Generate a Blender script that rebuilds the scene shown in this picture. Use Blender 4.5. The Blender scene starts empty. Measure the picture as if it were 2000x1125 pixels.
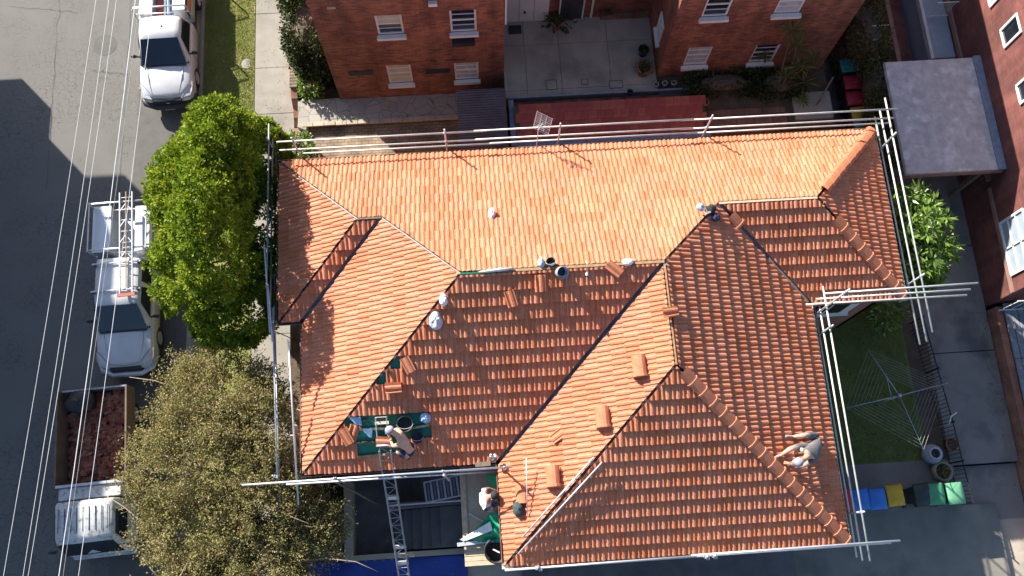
import bpy, bmesh, math, random
import numpy as np
from mathutils import Vector, Matrix

random.seed(7)
RNG = np.random.default_rng(11)
S = bpy.context.scene
COL = S.collection

# ---------------------------------------------------------------- camera
EZ = 5.5                                   # height of the roof's eaves above the street
CAM_P = Vector((5.630692, -11.127819, 24.403651 + EZ))
CAM_R = Vector((0.9977281, -0.0658405, 0.0142705))
CAM_U = Vector((0.0593637, 0.9593682, 0.2758416))
CAM_F = Vector((0.0318522, 0.2743678, -0.9610972))
FPX = 1769.36                              # focal length for a picture 2000 wide
cam = bpy.data.cameras.new('camera'); cam.sensor_width = 36; cam.lens = 36 * FPX / 2000
cam.clip_start = 0.5; cam.clip_end = 500
co = bpy.data.objects.new('camera', cam); COL.objects.link(co)
m = Matrix((CAM_R, CAM_U, -CAM_F)).transposed().to_4x4(); m.translation = CAM_P
co.matrix_world = m
S.camera = co
# ---------------------------------------------------------------- sky, sun, exposure
SH = Vector((1.23, -1.38, -1.0))           # sunlight travels this way
SUN = -SH.normalized()
w = bpy.data.worlds.new('World'); S.world = w; w.use_nodes = True
nt = w.node_tree; nt.nodes.clear()
sky = nt.nodes.new('ShaderNodeTexSky'); sky.sky_type = 'NISHITA'; sky.sun_disc = False; sky.ozone_density = 3.0
sky.sun_elevation = math.asin(SUN.z); sky.sun_rotation = math.atan2(SUN.x, SUN.y)
bg = nt.nodes.new('ShaderNodeBackground'); bg.inputs[1].default_value = 0.082
wo = nt.nodes.new('ShaderNodeOutputWorld')
nt.links.new(sky.outputs[0], bg.inputs[0]); nt.links.new(bg.outputs[0], wo.inputs[0])
sl = bpy.data.lights.new('sun', 'SUN'); sl.energy = 5.0; sl.angle = math.radians(0.53); sl.color = (1.0, 0.94, 0.85)
so = bpy.data.objects.new('sun', sl); COL.objects.link(so)
so.rotation_euler = SUN.to_track_quat('Z', 'Y').to_euler()
so.location = (0, 0, 60)
S.view_settings.view_transform = 'Standard'; S.view_settings.look = 'None'
S.view_settings.exposure = 1.27; S.view_settings.gamma = 1.0
S.view_settings.use_curve_mapping = False
S.render.engine = 'CYCLES'

# ---------------------------------------------------------------- layout helpers (survey points of the photograph at a known plane)
def ray(u, v): return CAM_F + CAM_R * ((u - 1000) / FPX) - CAM_U * ((v - 562.5) / FPX)
def az(u, v, z):
    r = ray(u, v); return CAM_P + r * ((z - CAM_P.z) / r.z)
def ay(u, v, y):
    r = ray(u, v); return CAM_P + r * ((y - CAM_P.y) / r.y)
def ax(u, v, x):
    r = ray(u, v); return CAM_P + r * ((x - CAM_P.x) / r.x)
def px(p):
    v = Vector(p) - CAM_P; d = v.dot(CAM_F)
    return (1000 + FPX * v.dot(CAM_R) / d, 562.5 - FPX * v.dot(CAM_U) / d)

# ---------------------------------------------------------------- materials
MATS = {}
def nodes(name):
    mt = bpy.data.materials.new(name); mt.use_nodes = True
    n = mt.node_tree; b = n.nodes['Principled BSDF']; MATS[name] = mt
    return mt, n, b
def N(n, t, **kw):
    x = n.nodes.new(t)
    for k, v in kw.items(): setattr(x, k, v)
    return x
def mixc(n, fac, a, b, mode='MIX'):
    x = n.nodes.new('ShaderNodeMix'); x.data_type = 'RGBA'; x.blend_type = mode
    for s, v in ((x.inputs[0], fac), (x.inputs[6], a), (x.inputs[7], b)):
        if hasattr(v, 'links') or hasattr(v, 'is_linked'): n.links.new(v, s)
        elif isinstance(v, (int, float)): s.default_value = v
        else: s.default_value = (*v, 1)
    return x.outputs[2]
def noise(n, scale, detail=4, vec=None, rough=.55):
    x = n.nodes.new('ShaderNodeTexNoise'); x.inputs['Scale'].default_value = scale
    x.inputs['Detail'].default_value = detail; x.inputs['Roughness'].default_value = rough
    if vec is not None: n.links.new(vec, x.inputs['Vector'])
    return x.outputs[0]
def ramp(n, v, pts):
    x = n.nodes.new('ShaderNodeValToRGB'); e = x.color_ramp.elements
    while len(e) < len(pts): e.new(.5)
    for k, (p, c) in enumerate(pts):
        e[k].position = p; e[k].color = (*c, 1) if len(c) == 3 else c
    n.links.new(v, x.inputs[0]); return x.outputs[0]
def wpos(n): return n.nodes.new('ShaderNodeNewGeometry').outputs['Position']
def opos(n): return n.nodes.new('ShaderNodeTexCoord').outputs['Object']
def bump(n, b, h, st, dist=.02):
    x = n.nodes.new('ShaderNodeBump'); x.inputs['Strength'].default_value = st; x.inputs['Distance'].default_value = dist
    n.links.new(h, x.inputs['Height']); n.links.new(x.outputs[0], b.inputs['Normal'])
def pm(name, c, c2=None, scale=4, rough=.7, metal=0., bs=0., bscale=40, world=False, lo=.35, hi=.65, c3=None, s3=1.0):
    """plain procedural surface: two tones broken up by noise, fine relief"""
    mt, n, b = nodes(name)
    b.inputs['Roughness'].default_value = rough; b.inputs['Metallic'].default_value = metal
    vec = wpos(n) if world else opos(n)
    if c2 is None: c2 = tuple(x * .82 for x in c)
    f = ramp(n, noise(n, scale, 6, vec), [(lo, (0, 0, 0)), (hi, (1, 1, 1))])
    col = mixc(n, f, c, c2)
    if c3:
        f3 = ramp(n, noise(n, s3, 5, vec), [(.52, (0, 0, 0)), (.7, (1, 1, 1))])
        col = mixc(n, f3, col, c3)
    n.links.new(col, b.inputs['Base Color'])
    if bs: bump(n, b, noise(n, bscale, 5, vec), bs)
    return mt
def foliage(name, cols, transl=.3, rough=.6, spec=.3):
    mt, n, b = nodes(name)
    a = N(n, 'ShaderNodeAttribute', attribute_name='rnd')
    col = ramp(n, a.outputs['Fac'], [(i / (len(cols) - 1), c) for i, c in enumerate(cols)])
    n.links.new(col, b.inputs['Base Color']); b.inputs['Roughness'].default_value = rough
    b.inputs['Specular IOR Level'].default_value = spec
    t = N(n, 'ShaderNodeBsdfTranslucent'); n.links.new(col, t.inputs[0])
    mx = N(n, 'ShaderNodeMixShader'); mx.inputs[0].default_value = transl
    out = n.nodes['Material Output']
    n.links.new(b.outputs[0], mx.inputs[1]); n.links.new(t.outputs[0], mx.inputs[2]); n.links.new(mx.outputs[0], out.inputs[0])
    return mt
def brickmat(name, c1, c2, mortar, plane, bw=.24, bh=.08, ms=.010, world=True, bs=.5, c3=None):
    mt, n, b = nodes(name); b.inputs['Roughness'].default_value = .85
    p = wpos(n); sx = N(n, 'ShaderNodeSeparateXYZ'); n.links.new(p, sx.inputs[0])
    cb = N(n, 'ShaderNodeCombineXYZ')
    n.links.new(sx.outputs['XYZ'.index(plane[0])], cb.inputs[0]); n.links.new(sx.outputs['XYZ'.index(plane[1])], cb.inputs[1])
    t = N(n, 'ShaderNodeTexBrick'); n.links.new(cb.outputs[0], t.inputs['Vector'])
    t.inputs['Scale'].default_value = 1; t.inputs['Brick Width'].default_value = bw; t.inputs['Row Height'].default_value = bh
    t.inputs['Mortar Size'].default_value = ms; t.inputs['Mortar Smooth'].default_value = .2; t.inputs['Bias'].default_value = 0.0
    t.inputs['Color1'].default_value = (*c1, 1); t.inputs['Color2'].default_value = (*c2, 1); t.inputs['Mortar'].default_value = (*mortar, 1)
    f = ramp(n, noise(n, 1.1, 5, p), [(.4, (.72, .72, .74)), (.65, (1.08, 1.06, 1.04))])
    col = mixc(n, 1.0, t.outputs[0], f, 'MULTIPLY')
    mp = N(n, 'ShaderNodeMapping'); mp.inputs['Scale'].default_value = (2.2, 2.2, .35); n.links.new(p, mp.inputs[0])
    st = ramp(n, noise(n, 1.0, 6, mp.outputs[0]), [(.38, (.62, .60, .60)), (.58, (1, 1, 1)), (.75, (1.15, 1.12, 1.08))])
    col = mixc(n, .8, col, st, 'MULTIPLY')
    n.links.new(col, b.inputs['Base Color'])
    bump(n, b, t.outputs['Fac'], -bs, .015)
    return mt

def tilemat():
    mt, n, b = nodes('terracotta_tile'); b.inputs['Roughness'].default_value = .62
    b.inputs['Specular IOR Level'].default_value = .35
    a = N(n, 'ShaderNodeAttribute', attribute_name='rnd'); o = N(n, 'ShaderNodeObjectInfo')
    ad = N(n, 'ShaderNodeMath', operation='ADD'); n.links.new(a.outputs['Fac'], ad.inputs[0]); n.links.new(o.outputs['Random'], ad.inputs[1])
    fr = N(n, 'ShaderNodeMath', operation='FRACT'); n.links.new(ad.outputs[0], fr.inputs[0])
    base = ramp(n, fr.outputs[0], [(0, (.57, .18, .08)), (.3, (.60, .21, .10)), (.55, (.62, .23, .12)), (.8, (.62, .225, .125)), (.95, (.64, .25, .13)), (1, (.555, .165, .07))])
    p = wpos(n)
    f = ramp(n, noise(n, 14, 6, p), [(.35, (.82, .80, .78)), (.7, (1.08, 1.06, 1.04))])
    col = mixc(n, 1.0, base, f, 'MULTIPLY')
    f2 = ramp(n, noise(n, .9, 4, p), [(.4, (.9, .9, .9)), (.65, (1.05, 1.05, 1.05))])
    col = mixc(n, 1.0, col, f2, 'MULTIPLY')
    n.links.new(col, b.inputs['Base Color'])
    bump(n, b, noise(n, 160, 3, p), .12, .004)
    return mt
tilemat()
pm('cap', (.60, .215, .105), (.52, .165, .075), 6, .6, bs=.1, bscale=120)
pm('sarking', (.0, .17, .10), (.0, .13, .09), 3, .45, bs=.15, bscale=15)
pm('valley_metal', (.10, .105, .12), (.15, .15, .155), 5, .45, .3)
pm('mortar', (.36, .30, .24), (.25, .20, .16), 12, .95, bs=.4)
pm('gutter_brown', (.22, .10, .075), (.16, .08, .06), 5, .5)
pm('gutter_cream', (.62, .58, .48), (.30, .24, .17), 3, .5, lo=.45, hi=.6)
pm('gutter_dark', (.055, .04, .042), (.09, .065, .06), 5, .5)
pm('timber', (.40, .27, .14), (.28, .18, .09), 8, .8, bs=.2)
pm('timber_pale', (.58, .47, .33), (.45, .35, .22), 8, .8)
pm('timber_weathered', (.30, .31, .33), (.20, .21, .23), 9, .9, bs=.3)
pm('timber_grey', (.22, .17, .12), (.14, .11, .08), 8, .85, bs=.2)
brickmat('brick_dark_xz', (.43, .14, .065), (.19, .055, .035), (.24, .15, .11), 'XZ', bw=.24, bh=.085)
brickmat('brick_dark_yz', (.43, .14, .065), (.19, .055, .035), (.24, .15, .11), 'YZ', bw=.24, bh=.085)
brickmat('brick_maroon_yz', (.27, .085, .065), (.20, .06, .05), (.17, .09, .08), 'YZ', bs=.25)
brickmat('brick_maroon_xz', (.27, .085, .065), (.20, .06, .05), (.17, .09, .08), 'XZ', bs=.25)
brickmat('brick_house_xz', (.46, .19, .11), (.36, .13, .08), (.3, .22, .17), 'XZ')
brickmat('brick_house_yz', (.46, .19, .11), (.36, .13, .08), (.3, .22, .17), 'YZ')
brickmat('paver', (.40, .29, .18), (.31, .23, .15), (.17, .12, .08), 'XY', .24, .12, .012, bs=.3)
brickmat('paver_red', (.36, .19, .12), (.27, .14, .09), (.09, .06, .05), 'XY', .62, .5, .012, bs=.3)
def asphalt():
    mt, n, b = nodes('asphalt'); b.inputs['Roughness'].default_value = .92
    p = wpos(n)
    v = N(n, 'ShaderNodeTexVoronoi', feature='DISTANCE_TO_EDGE'); v.inputs['Scale'].default_value = 4.6
    ns = N(n, 'ShaderNodeTexNoise'); ns.inputs['Scale'].default_value = 2.5; ns.inputs['Detail'].default_value = 5; n.links.new(p, ns.inputs['Vector'])
    pv = N(n, 'ShaderNodeVectorMath', operation='ADD'); n.links.new(p, pv.inputs[0])
    sc = N(n, 'ShaderNodeVectorMath', operation='SCALE'); sc.inputs['Scale'].default_value = .5; n.links.new(ns.outputs['Color'], sc.inputs[0]); n.links.new(sc.outputs[0], pv.inputs[1])
    n.links.new(pv.outputs[0], v.inputs['Vector'])
    crack = ramp(n, v.outputs['Distance'], [(0, (1, 1, 1)), (.03, (0, 0, 0))])
    area = ramp(n, noise(n, .3, 4, p), [(.42, (0, 0, 0)), (.56, (1, 1, 1))])
    cr = mixc(n, 1.0, crack, area, 'MULTIPLY')
    sep = N(n, 'ShaderNodeSeparateXYZ'); n.links.new(p, sep.inputs[0])
    lane = ramp(n, sep.outputs[0], [(0, (0, 0, 0)), (.001, (1, 1, 1))])
    base = mixc(n, ramp(n, noise(n, .6, 5, p), [(.35, (0, 0, 0)), (.65, (1, 1, 1))]), (.18, .171, .152), (.13, .125, .113))
    base = mixc(n, ramp(n, noise(n, 45, 3, p), [(.3, (0, 0, 0)), (.7, (1, 1, 1))]), base, (.185, .176, .158))
    base = mixc(n, .35, base, mixc(n, ramp(n, noise(n, 120, 2, p), [(.35, (0, 0, 0)), (.65, (1, 1, 1))]), (.07, .07, .065), (.23, .22, .20)))
    col = mixc(n, cr, base, (.06, .055, .05))
    n.links.new(col, b.inputs['Base Color'])
    bump(n, b, noise(n, 90, 4, p), .25, .01)
asphalt()
pm('asphalt_patch', (.115, .11, .10), (.14, .133, .12), 3, .92, bs=.2, bscale=90, world=True)
pm('concrete', (.34, .315, .265), (.28, .255, .215), 1.6, .88, bs=.15, world=True, c3=(.21, .195, .16), s3=.7)
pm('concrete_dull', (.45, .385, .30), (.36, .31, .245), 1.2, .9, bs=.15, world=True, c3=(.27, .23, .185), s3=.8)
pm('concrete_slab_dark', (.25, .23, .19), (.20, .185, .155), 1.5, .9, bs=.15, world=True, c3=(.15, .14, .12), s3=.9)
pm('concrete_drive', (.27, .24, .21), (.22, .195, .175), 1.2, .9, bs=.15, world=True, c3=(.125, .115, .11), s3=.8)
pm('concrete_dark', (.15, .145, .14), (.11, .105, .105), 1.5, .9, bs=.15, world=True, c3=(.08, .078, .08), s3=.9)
pm('concrete_slab_roof', (.54, .54, .53), (.40, .40, .40), 4.5, .85, bs=.3, world=True, c3=(.68, .68, .67), s3=2.6)
pm('concrete_warm', (.50, .44, .33), (.40, .34, .25), 2, .9, bs=.15, world=True)
pm('soil', (.09, .065, .045), (.14, .10, .06), 3, .95, bs=.6, bscale=12, world=True)
pm('ground_base', (.12, .10, .08), (.09, .08, .065), 1, .95, world=True)
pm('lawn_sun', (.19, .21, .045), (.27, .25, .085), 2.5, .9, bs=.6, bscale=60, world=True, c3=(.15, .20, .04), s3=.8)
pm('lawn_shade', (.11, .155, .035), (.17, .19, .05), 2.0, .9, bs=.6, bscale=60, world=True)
def crazy():
    mt, n, b = nodes('crazy_paving'); b.inputs['Roughness'].default_value = .85; p = wpos(n)
    v = N(n, 'ShaderNodeTexVoronoi', feature='DISTANCE_TO_EDGE'); v.inputs['Scale'].default_value = 2.6; n.links.new(p, v.inputs['Vector'])
    v2 = N(n, 'ShaderNodeTexVoronoi'); v2.inputs['Scale'].default_value = 2.6; n.links.new(p, v2.inputs['Vector'])
    j = ramp(n, v.outputs['Distance'], [(0, (1, 1, 1)), (.03, (0, 0, 0))])
    sp = N(n, 'ShaderNodeSeparateColor'); n.links.new(v2.outputs['Color'], sp.inputs[0])
    c = ramp(n, sp.outputs[0], [(0, (.30, .28, .24)), (.5, (.42, .39, .33)), (1, (.36, .31, .24))])
    c = mixc(n, .35, c, mixc(n, noise(n, 5, 4, p), (.2, .19, .17), (.5, .47, .4)))
    n.links.new(mixc(n, j, c, (.13, .115, .095)), b.inputs['Base Color']); bump(n, b, v.outputs['Distance'], .3, .02)
crazy()
pm('white_paint', (.78, .77, .73), (.70, .69, .65), 3, .5)
pm('white_trim', (.70, .69, .66), (.60, .59, .56), 6, .55)
pm('blue_grey_paint', (.36, .42, .48), (.30, .36, .42), 3, .5)
pm('render_band', (.33, .19, .14), (.26, .15, .12), 3, .8)
def glassmat(name, c, rough=.06):
    mt, n, b = nodes(name); b.inputs['Base Color'].default_value = (*c, 1); b.inputs['Roughness'].default_value = rough
    b.inputs['Specular IOR Level'].default_value = .8
    f = ramp(n, noise(n, 1.6, 3, opos(n)), [(.35, tuple(x * .6 for x in c)), (.7, tuple(x * 1.3 for x in c))]); n.links.new(f, b.inputs['Base Color'])
glassmat('glass_dark', (.018, .022, .03)); glassmat('glass_car', (.014, .02, .035), .04)
pm('blind', (.55, .50, .36), (.48, .43, .31), 3, .7); pm('curtain', (.50, .50, .48), (.36, .37, .38), 6, .8)
pm('steel', (.62, .63, .65), (.50, .51, .53), 4, .42, .35)
pm('steel_dull', (.42, .43, .45), (.33, .34, .36), 5, .5, .6)
pm('steel_dark', (.10, .10, .11), (.07, .07, .075), 5, .5, .5)
pm('rail_cream', (.66, .66, .60), (.52, .52, .48), 5, .45, .2)
pm('corrugated', (.17, .17, .20), (.13, .13, .155), 2, .5, .4)
def carpaint():
    mt, n, b = nodes('car_white'); b.inputs['Base Color'].default_value = (.76, .77, .78, 1); b.inputs['Roughness'].default_value = .28
    b.inputs['Coat Weight'].default_value = .6; b.inputs['Coat Roughness'].default_value = .08
    n.links.new(mixc(n, ramp(n, noise(n, 2.2, 4, opos(n)), [(.4, (0, 0, 0)), (.7, (1, 1, 1))]), (.66, .67, .68), (.58, .58, .575)), b.inputs['Base Color'])
carpaint()
pm('truck_white', (.62, .64, .65), (.50, .52, .52), 5, .45, c3=(.22, .19, .16), s3=7)
pm('black_plastic', (.022, .022, .024), (.03, .03, .032), 5, .5); pm('rubber', (.02, .02, .02), (.03, .03, .03), 8, .85)
pm('rust_side', (.20, .14, .10), (.14, .10, .075), 3, .8)
pm('lamp_lens', (.55, .56, .58), (.42, .43, .45), 9, .15); pm('orange_lens', (.7, .22, .03), None, 9, .3)
pm('alloy_box', (.60, .62, .64), (.52, .54, .56), 20, .35, .7)
for nm, c in dict(bin_green=(.07, .32, .15), bin_pale_green=(.14, .40, .22), bin_blue=(.045, .20, .60), bin_yellow=(.62, .38, .015),
                  bin_red=(.50, .025, .05), bin_teal=(.03, .30, .30)).items():
    pm(nm, c, tuple(x * .8 for x in c), 5, .5)
pm('bin_body', (.025, .032, .03), (.035, .045, .04), 4, .55)
pm('skin', (.62, .36, .25), (.55, .30, .20), 8, .55); pm('skin_tan', (.50, .27, .17), (.44, .22, .14), 8, .55)
pm('cloth_grey', (.17, .16, .16), (.13, .125, .125), 7, .9, bs=.3, bscale=25); pm('cloth_navy', (.025, .035, .075), (.035, .045, .09), 7, .9)
pm('cloth_white', (.80, .80, .80), (.70, .70, .72), 6, .9, bs=.3, bscale=20); pm('cloth_denim', (.12, .17, .30), (.20, .25, .38), 7, .9)
pm('cap_grey', (.34, .34, .42), (.26, .26, .33), 7, .9); pm('cap_black', (.02, .02, .024), (.035, .035, .04), 7, .9); pm('hair', (.10, .06, .035), (.06, .035, .02), 30, .8)
pm('cap_green', (.035, .06, .06), (.05, .08, .075), 7, .9)
pm('bag_white', (.82, .82, .82), (.72, .72, .74), 12, .6, bs=.8, bscale=14); pm('bag_blue', (.30, .48, .68), (.22, .38, .58), 10, .5, bs=.6, bscale=14)
pm('bag_grey', (.55, .60, .68), (.42, .46, .54), 10, .5, bs=.8, bscale=12)
pm('tarp_blue', (.02, .06, .34), (.015, .045, .26), 2, .5, bs=.6, bscale=6); pm('tarp_green', (.0, .30, .13), (.0, .22, .10), 4, .45, bs=.5, bscale=8)
pm('tarp_white', (.75, .77, .76), (.62, .64, .64), 4, .5)
pm('terracotta_pot', (.42, .17, .09), (.34, .13, .07), 6, .8); pm('grey_pot', (.48, .50, .53), (.38, .40, .43), 7, .8); pm('sand_pot', (.30, .26, .19), (.22, .19, .14), 7, .85)
pm('bark', (.16, .12, .085), (.09, .07, .05), 7, .95, bs=.8, bscale=18); pm('bark_pale', (.34, .27, .19), (.24, .19, .14), 7, .9, bs=.5, bscale=18)
pm('wire', (.72, .72, .70), (.6, .6, .58), 2, .5); pm('wire_dark', (.32, .31, .3), (.25, .25, .24), 2, .5)
pm('line_wire', (.34, .35, .32), (.28, .29, .27), 3, .5)
pm('red_tile', (.44, .085, .055), (.36, .065, .045), 5, .6); pm('red_tile_b', (.52, .13, .07), (.42, .09, .055), 5, .6); pm('rubble', (.30, .10, .06), (.20, .065, .045), 9, .9, c3=(.33, .2, .14), s3=4)
pm('flash_blue', (.16, .21, .30), (.26, .30, .36), 6, .5)
foliage('leaf_bright', [(.05, .085, .008), (.12, .19, .01), (.21, .30, .016), (.31, .39, .03), (.38, .36, .04)], .35)
foliage('leaf_olive', [(.16, .15, .055), (.235, .215, .075), (.31, .285, .10), (.37, .315, .125), (.33, .22, .11), (.43, .37, .21)], .35)
foliage('leaf_dark', [(.018, .032, .01), (.035, .055, .016), (.06, .085, .024), (.09, .11, .03)], .2)
foliage('leaf_hedge', [(.07, .075, .022), (.10, .11, .03), (.15, .155, .045), (.26, .25, .12)], .25)
foliage('leaf_frangipani', [(.06, .13, .015), (.12, .22, .03), (.20, .31, .05), (.36, .42, .16)], .3, .4, .5)
foliage('leaf_sword', [(.08, .09, .025), (.13, .15, .04), (.2, .21, .07)], .2)
foliage('leaf_red', [(.05, .06, .02), (.09, .09, .03), (.20, .05, .03), (.32, .06, .05)], .2)
foliage('grass_blade', [(.16, .20, .035), (.26, .29, .06), (.38, .36, .12)], .3)
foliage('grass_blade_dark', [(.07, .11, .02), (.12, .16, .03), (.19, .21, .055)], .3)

# ---------------------------------------------------------------- mesh builder
class MB:
    def __init__(s): s.v = []; s.f = []; s.rnd = None
    def add(s, vs, fs):
        o = len(s.v); s.v += [Vector(x) for x in vs]; s.f += [tuple(i + o for i in f) for f in fs]; return s
    def box(s, a, b):
        x0, y0, z0 = a; x1, y1, z1 = b
        return s.add([(x0, y0, z0), (x1, y0, z0), (x1, y1, z0), (x0, y1, z0), (x0, y0, z1), (x1, y0, z1), (x1, y1, z1), (x0, y1, z1)],
                     [(3, 2, 1, 0), (4, 5, 6, 7), (0, 1, 5, 4), (1, 2, 6, 5), (2, 3, 7, 6), (3, 0, 4, 7)])
    def hexa(s, bot, top):
        return s.add(list(bot) + list(top), [(3, 2, 1, 0), (4, 5, 6, 7), (0, 1, 5, 4), (1, 2, 6, 5), (2, 3, 7, 6), (3, 0, 4, 7)])
    def prism(s, poly, z0, z1):
        n = len(poly)
        vs = [(p[0], p[1], z0) for p in poly] + [(p[0], p[1], z1 if not callable(z1) else z1(p)) for p in poly]
        return s.add(vs, [tuple(range(n - 1, -1, -1)), tuple(range(n, 2 * n))] + [(i, (i + 1) % n, n + (i + 1) % n, n + i) for i in range(n)])
    def quad(s, a, b, c, d): return s.add([a, b, c, d], [(0, 1, 2, 3)])
    def beam(s, p, q, w, h, up=(0, 0, 1)):
        p, q = Vector(p), Vector(q); d = (q - p).normalized(); u = Vector(up)
        if abs(d.dot(u)) > .97: u = Vector((0, 1, 0))
        r = d.cross(u).normalized() * (w / 2); t = r.cross(d).normalized() * (h / 2)
        return s.hexa([p - r - t, p + r - t, q + r - t, q - r - t], [p - r + t, p + r + t, q + r + t, q - r + t])
    def tube(s, pts, r, n=8, cap=True):
        pts = [Vector(p) for p in pts]; rs = r if isinstance(r, (list, tuple)) else [r] * len(pts); o = len(s.v)
        for i, p in enumerate(pts):
            d = (pts[min(i + 1, len(pts) - 1)] - pts[max(i - 1, 0)]).normalized()
            u = Vector((0, 0, 1)) if abs(d.z) < .9 else Vector((1, 0, 0))
            a = d.cross(u).normalized(); b = a.cross(d)
            for k in range(n):
                t = 2 * math.pi * k / n; s.v.append(p + (a * math.cos(t) + b * math.sin(t)) * rs[i])
        for i in range(len(pts) - 1):
            for k in range(n):
                k2 = (k + 1) % n; s.f.append((o + i * n + k, o + i * n + k2, o + (i + 1) * n + k2, o + (i + 1) * n + k))
        if cap:
            s.f.append(tuple(o + k for k in range(n - 1, -1, -1))); s.f.append(tuple(o + (len(pts) - 1) * n + k for k in range(n)))
        return s
    def lathe(s, prof, c=(0, 0, 0), n=20, axis=None):
        o = len(s.v); M = Matrix.Identity(3) if axis is None else Vector((0, 0, 1)).rotation_difference(Vector(axis)).to_matrix()
        for r, z in prof:
            for k in range(n):
                t = 2 * math.pi * k / n; s.v.append(Vector(c) + M @ Vector((r * math.cos(t), r * math.sin(t), z)))
        for i in range(len(prof) - 1):
            for k in range(n):
                k2 = (k + 1) % n; s.f.append((o + i * n + k, o + i * n + k2, o + (i + 1) * n + k2, o + (i + 1) * n + k))
        return s
    def blob(s, c, r, n=12, m=8, jit=0., seed=1):
        rr = random.Random(seed); o = len(s.v); c = Vector(c); r = (r, r, r) if isinstance(r, (int, float)) else r
        for i in range(m + 1):
            a = math.pi * i / m
            for k in range(n):
                b = 2 * math.pi * k / n; j = 1 + rr.uniform(-jit, jit)
                s.v.append(c + Vector((r[0] * math.sin(a) * math.cos(b) * j, r[1] * math.sin(a) * math.sin(b) * j, r[2] * math.cos(a) * j)))
        for i in range(m):
            for k in range(n):
                k2 = (k + 1) % n; s.f.append((o + i * n + k, o + (i + 1) * n + k, o + (i + 1) * n + k2, o + i * n + k2))
        return s
    def build(s, name, mat, parent=None, smooth=False, bevel=0, world=True, sub=0, solid=0):
        off = parent.location if (parent is not None and world and parent.type == 'EMPTY') else Vector((0, 0, 0))
        if parent is not None and world and parent.type != 'EMPTY':
            off = parent.get('_off', None); off = Vector(off) if off else Vector((0, 0, 0))
        me = bpy.data.meshes.new(name); me.from_pydata([v - off for v in s.v], [], s.f); me.update()
        o = bpy.data.objects.new(name, me); COL.objects.link(o); me.materials.append(MATS[mat])
        if parent is not None: o.parent = parent
        o['_off'] = tuple(off)
        if smooth:
            for p in me.polygons: p.use_smooth = True
        if bevel:
            b = o.modifiers.new('bevel', 'BEVEL'); b.width = bevel; b.segments = 2; b.limit_method = 'ANGLE'
        if solid:
            b = o.modifiers.new('solid', 'SOLIDIFY'); b.thickness = solid
        if sub:
            b = o.modifiers.new('sub', 'SUBSURF'); b.levels = sub; b.render_levels = sub
        return o
def thing(name, label, cat, loc=(0, 0, 0), rotz=0, group=None):
    o = bpy.data.objects.new(name, None); COL.objects.link(o); o.location = loc; o.rotation_euler = (0, 0, rotz)
    o.empty_display_size = .2; tag(o, label, cat, group); return o
def tag(o, label, cat, group=None):
    o['label'] = label; o['category'] = cat
    if group: o['group'] = group
    return o
def struct(o): o['kind'] = 'structure'; return o
def stuff(o): o['kind'] = 'stuff'; return o
def dup(root, loc, rotz=0, label=None, group=None):
    r = root.copy(); COL.objects.link(r); r.location = loc; r.rotation_euler = (0, 0, rotz)
    if label: r['label'] = label
    if group: r['group'] = group
    for ch in root.children:
        c = ch.copy(); COL.objects.link(c); c.parent = r
        for g in ch.children:
            d = g.copy(); COL.objects.link(d); d.parent = c
    return r
def arrmesh(name, V, F, mat, parent=None, rnd=None, off=None):
    """V (n,3) floats, F (m,k) ints; rnd per face"""
    off = np.array(off if off is not None else (parent.location if parent is not None else (0, 0, 0)))
    me = bpy.data.meshes.new(name); k = F.shape[1]
    me.vertices.add(len(V)); me.vertices.foreach_set('co', (V - off).astype(np.float32).ravel())
    me.loops.add(F.size); me.loops.foreach_set('vertex_index', F.astype(np.int32).ravel())
    me.polygons.add(len(F)); me.polygons.foreach_set('loop_start', np.arange(0, F.size, k, dtype=np.int32))
    me.update(calc_edges=True)
    if rnd is not None:
        a = me.attributes.new('rnd', 'FLOAT', 'FACE'); a.data.foreach_set('value', rnd.astype(np.float32))
    me.materials.append(MATS[mat])
    o = bpy.data.objects.new(name, me); COL.objects.link(o)
    if parent is not None: o.parent = parent
    return o
def unit(a): return a / np.maximum(np.linalg.norm(a, axis=-1, keepdims=True), 1e-9)
def leaves(name, P, D, L, Wd, mat, parent=None, rnd=None, fold=.15):
    """one four-sided leaf at each P along D"""
    n = len(P); D = unit(D); R = unit(np.cross(D, RNG.normal(size=(n, 3)))); U = np.cross(R, D)
    L = np.asarray(L) * np.ones(n); Wd = np.asarray(Wd) * np.ones(n)
    a = P; c = P + D * L[:, None] ; mid = P + D * (L * .5)[:, None] + U * (L * fold)[:, None]
    b = mid + R * (Wd * .5)[:, None]; d = mid - R * (Wd * .5)[:, None]
    V = np.stack([a, b, c, d], 1).reshape(-1, 3); F = np.arange(4 * n).reshape(n, 4)
    return arrmesh(name, V, F, mat, parent, RNG.random(n) if rnd is None else rnd)

# ================================================================ SETTING
def slab(name, x0, y0, x1, y1, z0, z1, mat, st=True):
    o = MB().box((x0, y0, z0), (x1, y1, z1)).build(name, mat)
    return struct(o) if st else o
struct(MB().quad((-300, -300, -.06), (300, -300, -.06), (300, 300, -.06), (-300, 300, -.06)).build('ground', 'ground_base'))
rd = MB()
rd.quad((-13.5, -80, 0), (-4.42, -80, 0), (-4.42, 80, 0), (-13.5, 80, 0))
struct(rd.build('road', 'asphalt'))
struct(MB().quad((-4.42, -80, .006), (-4.24, -80, .012), (-4.24, 80, .012), (-4.42, 80, .006)).build('road_gutter', 'concrete_dull'))
kb = thing('kerb', 'long concrete kerb between road and grass verge', 'kerb', (-4.17, 0, 0)); kb['kind'] = 'structure'
del kb['label'], kb['category']
MB().box((-4.24, -40, -.02), (-4.10, 40, .13)).build('kerb_stone', 'concrete', kb, bevel=.02)
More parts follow.
